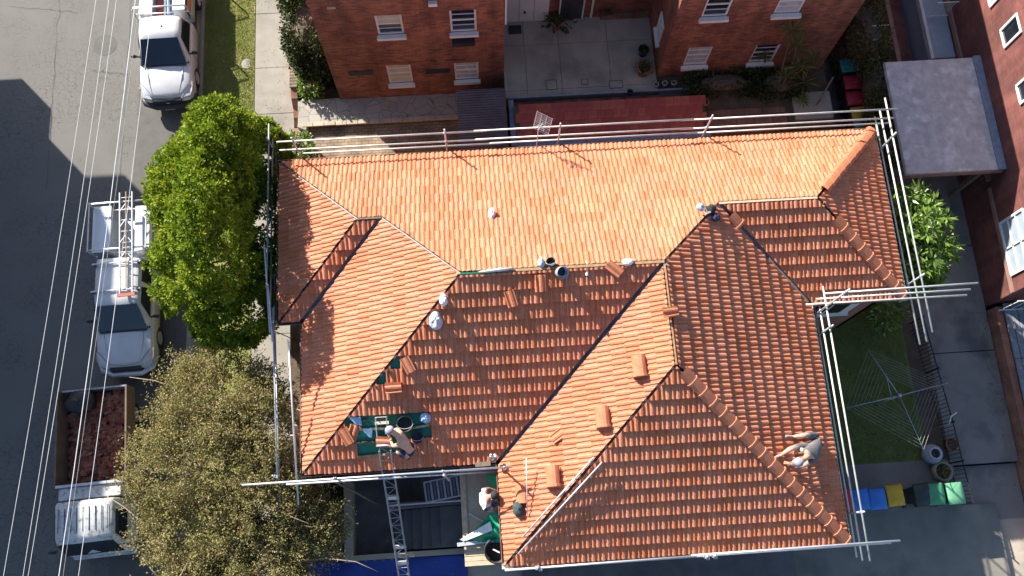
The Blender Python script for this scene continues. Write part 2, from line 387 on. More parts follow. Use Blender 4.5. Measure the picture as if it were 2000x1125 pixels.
struct(MB().hexa([(-4.10, -30, -.05), (-2.18, -30, -.05), (-2.18, 40, -.05), (-4.10, 40, -.05)], [(-4.10, -30, .115), (-2.18, -30, .36), (-2.18, 40, .36), (-4.10, 40, .115)]).build('verge', 'lawn_sun'))
fp = bpy.data.objects.new('footpath', None); COL.objects.link(fp); struct(fp); fp.location = (-1.4, 0, 0)
yy = -14.0
for k in range(16):
    L = (1.85, 2.25, 2.0)[k % 3]
    MB().box((-2.15, yy + .008, -.02), (-.74, yy + L - .008, .37 + .004 * (k % 2))).build('paving_slab', 'concrete', fp, bevel=.006)
    yy += L
# manhole cover in the verge and patch in the road
q = az(483, 125, .33)
tag(MB().lathe([(.0, .02), (.19, .02), (.21, .0)], (q.x, q.y, .33), 24).build('access_cover', 'concrete'), 'round pale concrete access cover at the grass edge by the footpath', 'manhole cover')
q = az(205, 88, 0)
tag(MB().lathe([(0, .006), (.27, .007), (.30, .004), (.42, .003), (.44, 0)], (q.x, q.y, .002), 32).build('manhole_cover', 'asphalt_patch'), 'round worn manhole cover sunk in the sunlit road', 'manhole cover')

# raised ground pieces
slab('house_terrace', -.74, -11.05, 14.66, .55, -.05, .985, 'soil')
slab('front_garden', -.74, -16.0, 6.3, -11.05, -.05, .80, 'concrete_dull')
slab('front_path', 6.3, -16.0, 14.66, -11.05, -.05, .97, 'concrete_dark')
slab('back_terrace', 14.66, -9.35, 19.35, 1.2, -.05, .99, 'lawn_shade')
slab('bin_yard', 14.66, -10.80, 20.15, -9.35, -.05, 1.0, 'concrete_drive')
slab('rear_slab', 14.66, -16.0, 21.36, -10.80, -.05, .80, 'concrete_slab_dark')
dr = bpy.data.objects.new('side_driveway', None); COL.objects.link(dr); struct(dr); dr.location = (21.2, -5, 0)
for k, (a, b) in enumerate(((-11.3, -9.6), (-9.55, -5.95), (-5.92, -2.3), (-2.27, 1.4), (1.43, 12))):
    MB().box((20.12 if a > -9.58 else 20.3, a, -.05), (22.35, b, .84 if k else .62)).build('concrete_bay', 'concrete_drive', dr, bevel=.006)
slab('low_concrete', 21.36, -18, 34, -11.3, -.05, .60, 'concrete_dull')
slab('garden_strip', 19.35, -9.35, 20.12, 6, -.05, .93, 'soil')
slab('driveway', -.74, .55, 5.1, 3.52, -.05, .70, 'paver')
slab('stone_terrace', -.50, 3.52, 5.1, 4.50, -.05, .88, 'crazy_paving')
slab('planting_bed', -.50, 4.50, 1.02, 30, -.05, .60, 'soil')
slab('service_yard', 5.1, .55, 14.66, 3.3, -.05, .98, 'concrete_dark')
slab('side_yard', 14.66, 1.2, 19.0, 2.2, -.05, .99, 'soil')
slab('garden_terrace', 12.02, 1.9, 17.9, 4.12, -.05, 1.90, 'soil')
pv = MB()
slab('garden_path', 13.3, 1.85, 16.3, 2.72, 1.5, 1.955, 'paver_red')
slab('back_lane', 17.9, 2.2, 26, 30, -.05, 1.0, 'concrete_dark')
tc = MB()
for k in range(14):
    x0 = -.35 + k * .39
    tc.box((x0, 3.44, .885), (x0 + .375, 3.60, .93 + .01 * (k % 3)))
tag(tc.build('stone_coping', 'concrete_warm', bevel=.012), 'pale stone coping along the edge of the crazy paved terrace', 'coping')

# ================================================================ THE HOUSE WITH THE TILED ROOF
TP = .5791; CP = 1 / math.sqrt(1 + TP * TP); SP = TP * CP
X1, X2, X3, X4, X5 = 0., .646, 5.81, 14.69, 17.40
Y0, Y1, Y2, Y3, Y4 = 0., -4.716, -8.88, -11.537, -5.078
dm = (Y0 - Y2) / 2; df = (X4 - X3) / 2; dn = (Y0 - Y4) / 2; dw = (Y0 - Y1) / 2
RW = (X2 + dm, -dm); RE = (X3 + df, -dm); FA = (X3 + df, Y3 + df)
NWA = (X1 + dw, -dw); NWV = (X2 + dw, -dw); NEA = (X5 - dn, -dn); NEV = (X4 - dn, -dn)
A, B, Cc, D, E_, F_, G, H_, I_, J_ = (X1, Y0), (X5, Y0), (X5, Y4), (X4, Y4), (X4, Y3), (X3, Y3), (X3, Y2), (X2, Y2), (X2, Y1), (X1, Y1)
house = thing('tiled_roof_house', 'single storey brick house under a large orange terracotta hipped roof being retiled', 'house', (8.7, -5.8, 1.0))
class Face:
    def __init__(s, name, polys, eave, ninw, hips=(), valleys=(), ridges=()):
        s.name = name; s.polys = polys; s.n = Vector((*ninw, 0)); s.o = Vector((*eave, EZ))
        s.s = s.n * CP + Vector((0, 0, SP)); s.e = s.s.cross(Vector((0, 0, 1))); s.e = -(s.n.cross(Vector((0, 0, 1)))).normalized()
        s.N = s.e.cross(s.s)
        if s.N.z < 0: s.e = -s.e; s.N = s.e.cross(s.s)
        s.M = Matrix((s.e, s.s, s.N)).transposed().to_4x4(); s.M.translation = s.o
    def uv(s, p):
        d = Vector((p[0] - s.o.x, p[1] - s.o.y, 0)); return (d.dot(s.e), d.dot(s.n) / CP)
    def at(s, p, w=0.):
        """3d point on the face's plane over plan point p, lifted w along the normal"""
        u, v = s.uv(p); return s.M @ Vector((u, v, w))
def inset(poly, ins):
    """poly convex plan polygon, ins list of inset per edge -> half planes (point, outward normal) in plan"""
    cx = sum(p[0] for p in poly) / len(poly); cy = sum(p[1] for p in poly) / len(poly); out = []
    for k in range(len(poly)):
        a = Vector(poly[k]); b = Vector(poly[(k + 1) % len(poly)]); d = (b - a).normalized(); n = Vector((d.y, -d.x))
        if (Vector((cx, cy)) - a).dot(n) > 0: n = -n
        out.append((a - n * ins[k], n))
    return out
HG, VG, RG, EV = .035, .052, .055, -.06     # gaps at hip, valley, ridge; overhang at the eave
XS1, XS2 = NWV[0], NEV[0]
faces = [
 Face('north', [((A, (XS1, 0), NWV, NWA), (EV, 0, RG, HG)),
                (((XS1, 0), (XS2, 0), NEV, RE, RW, NWV), (EV, 0, HG, RG, HG, 0)),
                (((XS2, 0), B, NEA, NEV), (EV, HG, RG, 0))], A, (0, -1)),
 Face('nw_west', [((A, NWA, J_), (HG, HG, EV))], A, (1, 0)),
 Face('nw_south', [((J_, NWA, NWV, I_), (HG, RG, VG, EV))], J_, (0, 1)),
 Face('west', [((I_, NWV, RW, H_), (VG, HG, HG, EV))], I_, (1, 0)),
 Face('south', [((H_, RW, RE, G), (HG, RG, VG, EV))], H_, (0, 1)),
 Face('front_west', [((G, RE, FA, F_), (VG, RG, HG, EV))], G, (1, 0)),
 Face('front_south', [((F_, FA, E_), (HG, HG, EV))], F_, (0, 1)),
 Face('east', [((E_, FA, RE, NEV, D), (HG, RG, HG, VG, EV))], E_, (-1, 0)),
 Face('ne_south', [((D, NEV, NEA, Cc), (VG, RG, HG, EV))], D, (0, 1)),
 Face('ne_east', [((Cc, NEA, B), (HG, HG, EV))], Cc, (-1, 0)),
]
FD = {f.name: f for f in faces}
# one Marseille tile: two raised rolls, wedge shaped narrow one, front lip
TW, TG, TS = .262, .392, .056
ub = [0, .05, .13, .20, .27, .37, .46, .56, .605, .65, .76, .84, 1.0]
ut = [0, .03, .07, .11, .16, .39, .47, .56, .605, .65, .75, .82, 1.0]
hh = [.003, .021, .025, .020, 0, 0, .020, .030, .022, .030, .021, 0, .002]
def tile_geo():
    n = len(ub); v = []
    for k in range(n): v.append((ub[k] * TW, 0, TS + hh[k]))
    for k in range(n): v.append((ut[k] * TW, TG + .03, -.001 + hh[k] - .006))
    for k in range(n): v.append((ub[k] * TW, 0.0, -.002))
    f = [(k, k + 1, n + k + 1, n + k) for k in range(n - 1)] + [(2 * n + k, 2 * n + k + 1, k + 1, k) for k in range(n - 1)]
    return v, f
TV, TF = tile_geo()
tme = bpy.data.meshes.new('roof_tile'); tme.from_pydata(TV, [], TF); tme.shade_flat(); tme.update(); tme.materials.append(MATS['terracotta_tile'])
def inpoly(p, poly):
    x, y = p; r = False; j = len(poly) - 1
    for i in range(len(poly)):
        xi, yi = poly[i]; xj, yj = poly[j]
        if (yi > y) != (yj > y) and x < (xj - xi) * (y - yi) / (yj - yi) + xi: r = not r
        j = i
    return r
HOLE = [(676, 815), (740, 806), (838, 806), (842, 850), (800, 868), (772, 888), (692, 888), (690, 846)]
HOLE2 = [(752, 705), (772, 693), (780, 712), (760, 726)]; HOLE3 = [(728, 742), (748, 728), (752, 748), (735, 760)]
full = []; bmc = bmesh.new(); rl = bmc.faces.layers.float.new('rnd')
for f in faces:
    allp = [p for poly, _ in f.polys for p in poly]; uvs = [f.uv(p) for p in allp]
    u0 = min(u for u, v in uvs) - TW; u1 = max(u for u, v in uvs) + TW; v1 = max(v for u, v in uvs)
    planes = [inset(poly, ins) for poly, ins in f.polys]
    for r in range(int(v1 / TG) + 2):
        sh = TW / 2 if r % 2 else 0
        for c in range(int((u1 - u0) / TW) + 2):
            u = u0 + sh + c * TW; v = r * TG - .05
            cor = [f.M @ Vector((u + a * TW, v + b * TG, 0)) for a, b in ((0, 0), (1, 0), (1, 1.04), (0, 1.04))]
            cen = f.M @ Vector((u + TW / 2, v + TG / 2, 0)); cp = px(cen)
            if f.name == 'south' and (inpoly(cp, HOLE) or inpoly(cp, HOLE2) or inpoly(cp, HOLE3)): continue
            done = False
            for pl in planes:
                if all((Vector((q.x, q.y)) - a).dot(n) <= 1e-6 for q in cor for a, n in pl):
                    jz = Matrix.Rotation(random.gauss(0, .007), 4, 'Z') @ Matrix.Rotation(random.gauss(0, .006), 4, 'Y')
                    M = f.M @ Matrix.Translation((u, v + random.gauss(0, .003), random.uniform(0, .005))) @ jz
                    pc = [px(q) for q in cor]
                    area = abs(sum(pc[i][0] * pc[(i + 1) % 4][1] - pc[(i + 1) % 4][0] * pc[i][1] for i in range(4))) / 2
                    full.append((area, M)); done = True; break
            if done: continue
            for pl in planes:
                if any(all((Vector((q.x, q.y)) - a).dot(n) > 0 for q in cor) for a, n in pl): continue
                tb = bmesh.new(); vv = [tb.verts.new(f.M @ Vector((u + x, v + y, z))) for x, y, z in TV]
                for ff in TF: tb.faces.new([vv[i] for i in ff])
                for a, n in pl:
                    bmesh.ops.bisect_plane(tb, geom=tb.verts[:] + tb.edges[:] + tb.faces[:], plane_co=(a.x, a.y, 0), plane_no=(n.x, n.y, 0), clear_outer=True)
                if tb.faces:
                    rv = random.random(); mp = {q: bmc.verts.new(q.co) for q in tb.verts}
                    for ff in tb.faces:
                        try: nf = bmc.faces.new([mp[q] for q in ff.verts]); nf[rl] = rv; nf.smooth = False
                        except ValueError: pass
                tb.free()
full.sort(key=lambda t: -t[0])
off = house.location
for area, M in full[:300]:
    o = bpy.data.objects.new('roof_tile', tme); COL.objects.link(o); o.parent = house
    o.matrix_local = Matrix.Translation(-off) @ M
tv = np.array(TV); tv4 = np.c_[tv, np.ones(len(tv))]; tf = np.array(TF)
rest = full[300:]
V = np.concatenate([(tv4 @ np.array(M).T)[:, :3] for a, M in rest]); Fq = np.concatenate([tf + i * len(tv) for i in range(len(rest))])
rr = np.repeat(RNG.random(len(rest)), len(tf))
rt_ = stuff(arrmesh('roof_tiles', V, Fq, 'terracotta_tile', house, rr)); rt_.data.shade_flat()
for q in bmc.verts: q.co -= off
cme = bpy.data.meshes.new('cut_roof_tiles'); bmc.to_mesh(cme); bmc.free(); cme.materials.append(MATS['terracotta_tile'])
o = bpy.data.objects.new('cut_roof_tiles', cme); COL.objects.link(o); o.parent = house; stuff(o)
# sarking under the tiles, one sheet per face
for f in faces:
    for poly, ins in f.polys:
        mb = MB(); mb.add([f.at(p, -.035) for p in poly], [tuple(range(len(poly)))]); mb.build('sarking', 'sarking', house)
# battens in the opened patch
fs = FD['south']
for pa, pb, mt, wd in (((672, 840), (770, 836), 'timber_pale', .06), ((795, 838), (838, 830), 'timber_pale', .05), ((690, 866), (752, 862), 'timber_grey', .045), ((700, 892), (775, 885), 'timber', .05), ((700, 822), (750, 818), 'timber_grey', .03)):
    def onf(f, q, lift=0.):
        r = ray(*q); n = f.N; return CAM_P + r * (((f.o - CAM_P).dot(n) + lift) / r.dot(n))
    MB().beam(onf(fs, pa, .01), onf(fs, pb, .01), wd, .035, fs.N).build('batten', mt, house)
# ridge boards, hip lines
def strip(p, q, zoff, w_, h_, mat, name):
    MB().beam(Vector((*p[:2], p[2] + zoff)), Vector((*q[:2], q[2] + zoff)), w_, h_).build(name, mat, house)
zr = lambda d: EZ + TP * d
R3 = lambda p, d: (p[0], p[1], zr(d))
strip(R3(RW, dm), R3((RW[0] + .9, RW[1]), dm), -.005, .055, .05, 'sarking', 'ridge_board'); strip(R3((RW[0] + .95, RW[1]), dm), R3(RE, dm), .012, .07, .06, 'timber', 'ridge_board'); strip(R3(RE, df), R3(FA, df), -.005, .05, .05, 'timber', 'ridge_board')
strip(R3(NEV, dn), R3(NEA, dn), .0, .06, .05, 'timber_pale', 'ridge_board'); strip(R3(NWA, dw), R3(NWV, dw), -.005, .05, .05, 'timber_grey', 'ridge_board')
for p, d, q in ((A, dw, NWA), (J_, dw, NWA), (H_, dm, RW), (F_, df, FA)):
    strip(R3(p, 0), R3(q, d), -.035, .035, .05, 'gutter_dark', 'hip_rafter')
strip(R3(NWV, dw), R3(RW, dm), -.03, .04, .05, 'gutter_dark', 'hip_rafter'); strip(R3(NEV, dn), R3(RE, dm), -.03, .04, .05, 'gutter_dark', 'hip_rafter')
# valley trays
def tray(p, q, zp, zq, w_=.20):
    a, b = Vector((*p, zp)), Vector((*q, zq)); d = (b - a).normalized(); r = d.cross(Vector((0, 0, 1))).normalized() * w_ / 2
    u = Vector((0, 0, .045)); a0, b0 = a + Vector((0, 0, -.012)), b + Vector((0, 0, -.012))
    MB().add([a0 - r + u, a0, a0 + r + u, b0 - r + u, b0, b0 + r + u], [(0, 1, 4, 3), (1, 2, 5, 4)]).build('valley_tray', 'valley_metal', house, solid=.004)
tray(I_, NWV, EZ, zr(dw)); tray(G, RE, EZ, zr(dm)); tray(D, NEV, EZ, zr(dn))
# ridge caps along the finished hips
def cap_mesh(L, w0, w1, h, col=True):
    prof = [(-.5, 0), (-.44, .55), (-.25, .95), (0, 1.0), (.25, .95), (.44, .55), (.5, 0)]; mb = MB(); n = len(prof)
    rows = [(0, w0, h)] + ([(.055, w0, h), (.06, w1 * .97, h * .88)] if col else []) + [(L, w1, h * .82)]
    vs = []
    for y, ww, hz in rows: vs += [(a * ww, y, b * hz) for a, b in prof]
    fs_ = []
    for i in range(len(rows) - 1): fs_ += [(i * n + k, i * n + k + 1, (i + 1) * n + k + 1, (i + 1) * n + k) for k in range(n - 1)]
    fs_.append(tuple(range(n - 1, -1, -1)))
    mb.add(vs, fs_); return mb
CAPL = .43
cm_ = cap_mesh(CAPL, .37, .33, .12)
cap_me = None
def caps(p, q, zp, zq, start=0., stop=1., mat='cap', lift=.012):
    global cap_me
    a, b = Vector((*p, zp)), Vector((*q, zq)); d = (b - a); L = d.length; d.normalize()
    r = d.cross(Vector((0, 0, 1))).normalized(); n = r.cross(d).normalized()
    if cap_me is None:
        o = cm_.build('ridge_cap', 'cap'); cap_me = o.data; bpy.data.objects.remove(o)
    step = CAPL - .045; k = 0; s_ = start * L
    while s_ + CAPL < stop * L + .05:
        M = Matrix((r, d, n)).transposed().to_4x4()
        M.translation = a + d * s_ + n * (lift + random.uniform(0, .006))
        M = M @ Matrix.Rotation(.05, 4, 'X') @ Matrix.Rotation(random.gauss(0, .012), 4, 'Z')
        o = bpy.data.objects.new('ridge_cap', cap_me); COL.objects.link(o); o.parent = house; o.matrix_local = Matrix.Translation(-off) @ M
        s_ += step
caps(E_, FA, EZ, zr(df), .0, .97); caps(Cc, NEA, EZ, zr(dn), .0, .85); caps(B, NEA, EZ, zr(dn), .0, .95)
caps(D, NEV, EZ, zr(dn), .78, .90, lift=.05)
# mortar bed of an old hip below the lone cap
strip(R3(D, 0), (D[0] + (NEV[0] - D[0]) * .45, D[1] + (NEV[1] - D[1]) * .45, zr(dn * .45)), .012, .06, .05, 'mortar', 'mortar_bed')
# gutters and fascias
def gutter(p, q, nout, mat, ext=(0, 0)):
    a, b = Vector((*p, EZ)), Vector((*q, EZ)); d = (b - a).normalized(); n = Vector((*nout, 0)); a -= d * ext[0]; b += d * ext[1]
    prof = [(.0, .0), (.0, -.10), (.11, -.10), (.125, -.005), (.105, .0), (.095, -.085), (.012, -.085), (.012, 0)]
    mb = MB(); k = len(prof)
    mb.add([a + n * x + Vector((0, 0, z)) for x, z in prof] + [b + n * x + Vector((0, 0, z)) for x, z in prof],
           [(i, (i + 1) % k, k + (i + 1) % k, k + i) for i in range(k)])
    mb.build('gutter', mat, house)
    MB().beam(a - n * .02 + Vector((0, 0, -.13)), b - n * .02 + Vector((0, 0, -.13)), .03, .2).build('fascia', 'white_trim' if mat == 'gutter_cream' else mat, house)
gutter(A, B, (0, 1), 'gutter_brown', (.12, .12)); gutter(B, Cc, (1, 0), 'gutter_cream', (0, .12)); gutter(Cc, D, (0, -1), 'gutter_brown')
gutter(D, E_, (1, 0), 'gutter_cream', (0, .12)); gutter(E_, F_, (0, -1), 'gutter_cream', (0, .12)); gutter(F_, G, (-1, 0), 'gutter_brown')
gutter(G, H_, (0, -1), 'gutter_dark', (0, .12)); gutter(H_, I_, (-1, 0), 'gutter_brown'); gutter(I_, J_, (0, -1), 'gutter_dark', (0, .12)); gutter(J_, A, (-1, 0), 'gutter_dark')
# walls, each side a wall of its own; soffit
wl = [(.2, -.2), (17.2, -.2), (17.2, -4.90), (14.49, -4.90), (14.49, -11.33), (6.01, -11.33), (6.01, -8.68), (.85, -8.68), (.85, -4.52), (.2, -4.52)]
for k in range(len(wl)):
    a, b = wl[k], wl[(k + 1) % len(wl)]; d = (Vector(b) - Vector(a)).normalized(); n = Vector((d.y, -d.x)) * .11
    mb = MB().prism([a, b, (b[0] + n.x, b[1] + n.y), (a[0] + n.x, a[1] + n.y)], .9, 5.28)
    mb.build('wall', 'brick_house_xz' if abs(d.x) > .5 else 'brick_house_yz', house)
sf = [(.03, -.03), (17.37, -.03), (17.37, -5.05), (14.66, -5.05), (14.66, -11.5), (5.84, -11.5), (5.84, -8.85), (.68, -8.85), (.68, -4.69), (.03, -4.69)]
MB().prism(sf, 5.27, 5.30).build('soffit', 'white_trim', house)
# white bay window under the north-east wing's eave
wa, wb_ = ay(1585, 612, -4.95), ay(1651, 609, -4.95); wz = (wa.z + wb_.z) / 2
bw = MB().box((14.62, -5.0, wz), (wb_.x, -4.905, wz + 1.5)).build('bay_window', 'white_paint', house)
MB().box((14.56, -5.06, wz - .08), (wb_.x + .06, -4.905, wz)).build('sill', 'white_paint', bw)
for k in range(3): MB().box((14.7 + k * .55, -5.008, wz + .1), (15.17 + k * .55, -4.995, wz + 1.4)).build('pane', 'glass_dark', bw)
# windows on the west and north sides
for (y0_, y1_) in ((-7.6, -6.4),):
    wdw = MB().box((.76, y0_, 2.9), (.87, y1_, 4.3)).build('window', 'white_paint', house); MB().box((.74, y0_ + .08, 2.98), (.755, y1_ - .08, 4.22)).build('pane', 'glass_dark', wdw)

# ================================================================ NEIGHBOURING BUILDINGS
def sash(parent, x0, x1, z0, z1, y, kind=0, axis='y', side=-1, rec=0.):
    x0 += .012 if rec else 0; x1 -= .012 if rec else 0
    """timber sash window in a wall at y (facing -y) or x (facing -x): recess, frame bars, panes, sill"""
    def bx(a0, a1, b0, b1, d0, d1):
        m_ = MB(); d0 -= rec * (d1 < .1); d1 -= rec * (d1 < .1)
        if axis == 'y': m_.box((a0, min(y + side * d0, y + side * d1), b0), (a1, max(y + side * d0, y + side * d1), b1))
        else: m_.box((min(y + side * d0, y + side * d1), a0, b0), (max(y + side * d0, y + side * d1), a1, b1))
        return m_
    wn = bx(x0, x1, z0, z1, -.12, .004).build('window', 'glass_dark', parent)
    t = .055
    for (a0, a1, b0, b1, d) in ((x0 - .01, x0 + t, z0, z1, .05), (x1 - t, x1 + .01, z0, z1, .05), (x0 + t, x1 - t, z1 - t, z1 + .01, .048), (x0 + t, x1 - t, z0, z0 + t, .048),
                                (x0 + t, x1 - t, (z0 + z1) / 2 - .03, (z0 + z1) / 2 + .03, .04)):
        bx(a0, a1, b0, b1, .006, d).build('frame', 'white_paint', wn)
    h = (z1 - z0 - 3 * t) / 2
    for r in range(2):
        zb = z0 + t + r * (h + t)
        bx(x0 + t, x1 - t, zb + h / 2 - .012, zb + h / 2 + .012, .012, .03).build('glazing_bar', 'white_paint', wn)
        mt = {0: 'glass_dark', 1: 'blind', 2: 'curtain'}[kind if (kind != 3) else (1 if r else 0)]
        bx(x0 + t, x1 - t, zb + .004, zb + h - .004, .007, .011).build('pane', mt, wn)
    bx(x0 - .06, x1 + .06, z0 - .12, z0 + .005, -.02, .12).build('sill', 'white_paint', wn)
    return wn
YB = 4.45
def pierced(x0, x1, y0, y1, z0, z1, ops, mat, parent):
    xs_ = sorted({x0, x1} | {v for o_ in ops for v in o_[:2]}); mb = MB()
    for a, b in zip(xs_, xs_[1:]):
        cut = sorted((o_[2], o_[3]) for o_ in ops if o_[0] <= a + 1e-6 and o_[1] >= b - 1e-6); z = z0
        for c, d in cut + [(z1, z1)]:
            if c > z + 1e-4: mb.box((a, y0, z), (b, y1, c))
            z = d
    return mb.build('wall', mat, parent)
WL = ((2.84, 3.66, 4.85, 5.95, 3), (5.10, 5.92, 4.80, 6.02, 0), (2.84, 3.66, 1.80, 3.02, 1), (5.10, 5.92, 1.80, 2.96, 2))
WR = ((12.80, 13.62, 2.60, 3.78, 2), (15.04, 15.88, 2.58, 3.70, 0), (12.80, 13.62, 5.50, 6.72, 0), (15.04, 15.88, 5.50, 6.7, 2))
flat = thing('apartment_block', 'dark red brick block of flats with white sash windows around a concrete courtyard', 'apartment block', (9, 8, .6))
def wallbox(x0, y0, x1, y1, z0, z1, mat, parent, name='wall'): return MB().box((x0, y0, z0), (x1, y1, z1)).build(name, mat, parent)
pierced(1.0, 6.78, YB, YB + .25, .5, 7.8, [o_[:4] for o_ in WL], 'brick_dark_xz', flat); wallbox(1.0, YB + .25, 1.25, 19, .5, 7.8, 'brick_dark_yz', flat); wallbox(6.53, YB + .25, 6.78, 19, .5, 7.8, 'brick_dark_yz', flat)
YC = 4.10
pierced(12.02, 17.73, YC, YC + .25, 1.4, 7.8, [o_[:4] for o_ in WR], 'brick_dark_xz', flat); wallbox(12.02, YC + .25, 12.27, 19, 1.4, 7.8, 'brick_dark_yz', flat); wallbox(17.48, YC + .25, 17.73, 19, .8, 7.8, 'brick_dark_yz', flat)
wallbox(6.78, 6.55, 12.02, 6.8, 1.4, 7.8, 'brick_dark_xz', flat)
MB().hexa([(.6, 4.0, 7.8), (18.1, 3.7, 7.8), (18.1, 19.5, 7.8), (.6, 19.5, 7.8)], [(4.6, 10, 10.2), (14, 10, 10.2), (14, 14, 10.2), (4.6, 14, 10.2)])
for (x0, x1, y0) in ((.7, 7.1, 4.15), (11.7, 18.05, 3.8)):
    cx = (x0 + x1) / 2
    MB().add([(x0, y0, 7.8), (x1, y0, 7.8), (x1, 19.3, 7.8), (x0, 19.3, 7.8), (cx, y0 + 3.2, 9.5), (cx, 16.1, 9.5)], [(0, 1, 4), (1, 2, 5, 4), (2, 3, 5), (3, 0, 4, 5), (3, 2, 1, 0)]).build('roof', 'red_tile', flat)
for (x0, x1, z0, z1, k) in WL: sash(flat, x0, x1, z0, z1, YB, k, rec=.10)
for (x0, x1, z0, z1, k) in WR: sash(flat, x0, x1, z0, z1, YC, k, rec=.10)
sash(flat, 4.75, 5.35, 3.0, 4.0, 12.02, 2, 'x', -1)
# vents, band and stepped frame lines in the left wing's brickwork
for (u, v) in ((705, 142), (855, 138)):
    q = ay(u, v, YB)
    vt = MB().box((q.x - .42, YB - .03, q.z - .13), (q.x + .42, YB - .002, q.z + .13)).build('vent_grille', 'steel_dark', flat)
    for k in range(5): MB().box((q.x - .40, YB - .036, q.z - .11 + k * .05), (q.x + .40, YB - .031, q.z - .09 + k * .05)).build('slat', 'black_plastic', vt)
q = ay(647, 15, YB); MB().box((q.x - .12, YB - .02, q.z - .05), (q.x + .12, YB - .003, q.z + .05)).build('vent_brick', 'concrete_dull', flat)
q = ay(845, 4, YB); MB().box((q.x - .13, YB - .12, q.z - .07), (q.x + .13, YB - .003, q.z + .07)).build('sill', 'white_paint', flat)
q = ay(905, 77, YB); bx_ = MB().box((q.x - .36, YB - .2, q.z - .1), (q.x + .36, YB - .003, q.z + .1)).build('planter_box', 'black_plastic', flat)
MB().box((1.35, YB - .022, 3.15), (6.78, YB - .002, 3.22)).build('brick_course', 'brick_dark_xz', flat)
MB().box((6.79, 4.4, 5.2), (6.84, 4.47, 7.7)).build('downpipe', 'white_trim', flat)
# door and entry in the courtyard's rear wall
dq = MB().box((6.95, 6.49, 2.02), (8.45, 6.54, 4.2)).build('garage_door', 'white_paint', flat)
for k in (7.42, 7.93): MB().box((k, 6.482, 2.05), (k + .02, 6.489, 4.15)).build('door_joint', 'steel_dull', dq)
MB().box((7.58, 6.45, 2.55), (7.66, 6.488, 2.66)).build('handle', 'steel_dark', dq)
MB().box((8.85, 6.5, 2.02), (9.6, 6.54, 4.2)).build('door', 'steel_dark', flat)
for k in (8.8, 9.62): MB().box((k, 6.46, 2.02), (k + .05, 6.54, 4.2)).build('door_frame', 'white_trim', flat)
MB().tube([(9.95, 6.48, 2.1), (9.95, 6.48, 7.6)], .045).build('downpipe', 'white_trim', flat)
MB().box((10.3, 6.4, 2.0), (12.0, 6.56, 2.3)).build('step', 'paver_red', flat)
# courtyard deck with its joints, hatches
cy_ = bpy.data.objects.new('courtyard', None); COL.objects.link(cy_); struct(cy_); cy_.location = (9.4, 5, 2)
xs = [6.80, 7.55, 8.75, 10.45, 12.02]; ys = [3.55, 3.82, 5.55, 6.55]
for i in range(4):
    for j in range(3): MB().box((xs[i] + .006, ys[j] + .006, .9), (xs[i + 1] - .006, ys[j + 1] - .006, 2.0 + .003 * ((i + j) % 2))).build('concrete_bay', 'concrete_dull', cy_, bevel=.004)
for (u, v, w_, h_) in ((1077, 166, .36, .36), (1142, 160, .22, .20), (1203, 165, .44, .28)):
    q = az(u, v, 2.0); h = MB().box((q.x - w_ / 2, q.y - h_ / 2, 1.98), (q.x + w_ / 2, q.y + h_ / 2, 2.018)).build('hatch', 'concrete_dull', cy_)
    fr_ = MB()
    for (a, b, c, d) in ((-1, -1, 1, -1), (1, -1, 1, 1), (1, 1, -1, 1), (-1, 1, -1, -1)):
        fr_.beam((q.x + a * w_ / 2, q.y + b * h_ / 2, 2.012), (q.x + c * w_ / 2, q.y + d * h_ / 2, 2.012), .018, .02)
    fr_.build('hatch_frame', 'steel_dark', cy_)
tag(MB().box((6.79, 3.50, 1.0), (6.86, 6.5, 2.12)).build('parapet', 'concrete_warm'), 'thin pale parapet edge along the west side of the courtyard', 'parapet')
tag(MB().box((6.86, 3.50, 1.9), (13.1, 3.56, 2.09)).build('parapet', 'steel_dull'), 'narrow grey metal flashing between courtyard and red tiled lean-to roof', 'flashing')
tag(MB().box((7.05, 6.02, 2.004), (7.5, 6.35, 2.025)).build('doormat', 'black_plastic'), 'black doormat lying before the white courtyard door', 'doormat')
tag(MB().lathe([(0, .09), (.10, .09), (.11, .0)], (az(1230, 181, 2).x, az(1230, 181, 2).y, 2.0), 14).build('drain_cap', 'black_plastic'), 'small round black drain cap at the courtyard edge', 'drain cap')
# corrugated shed roof
sh = thing('metal_shed', 'low shed with dark grey corrugated metal roof below the flats', 'shed', (5.9, 2.6, .98))
MB().box((5.25, 1.7, .4), (6.70, 3.5, 2.25)).build('wall', 'brick_dark_xz', sh)
cr = MB(); nn = 120; pts = []
for k in range(nn + 1):
    y = 1.58 + (3.72 - 1.58) * k / nn; pts.append((y, 2.36 + .02 * math.sin(k * 2 * math.pi / 5) + .04 * (y - 1.58)))
cr.add([(5.12, y, z) for y, z in pts] + [(6.76, y, z) for y, z in pts], [(k, nn + 1 + k, nn + 2 + k, k + 1) for k in range(nn)])
cr.build('corrugated_roof', 'corrugated', sh, solid=.004)
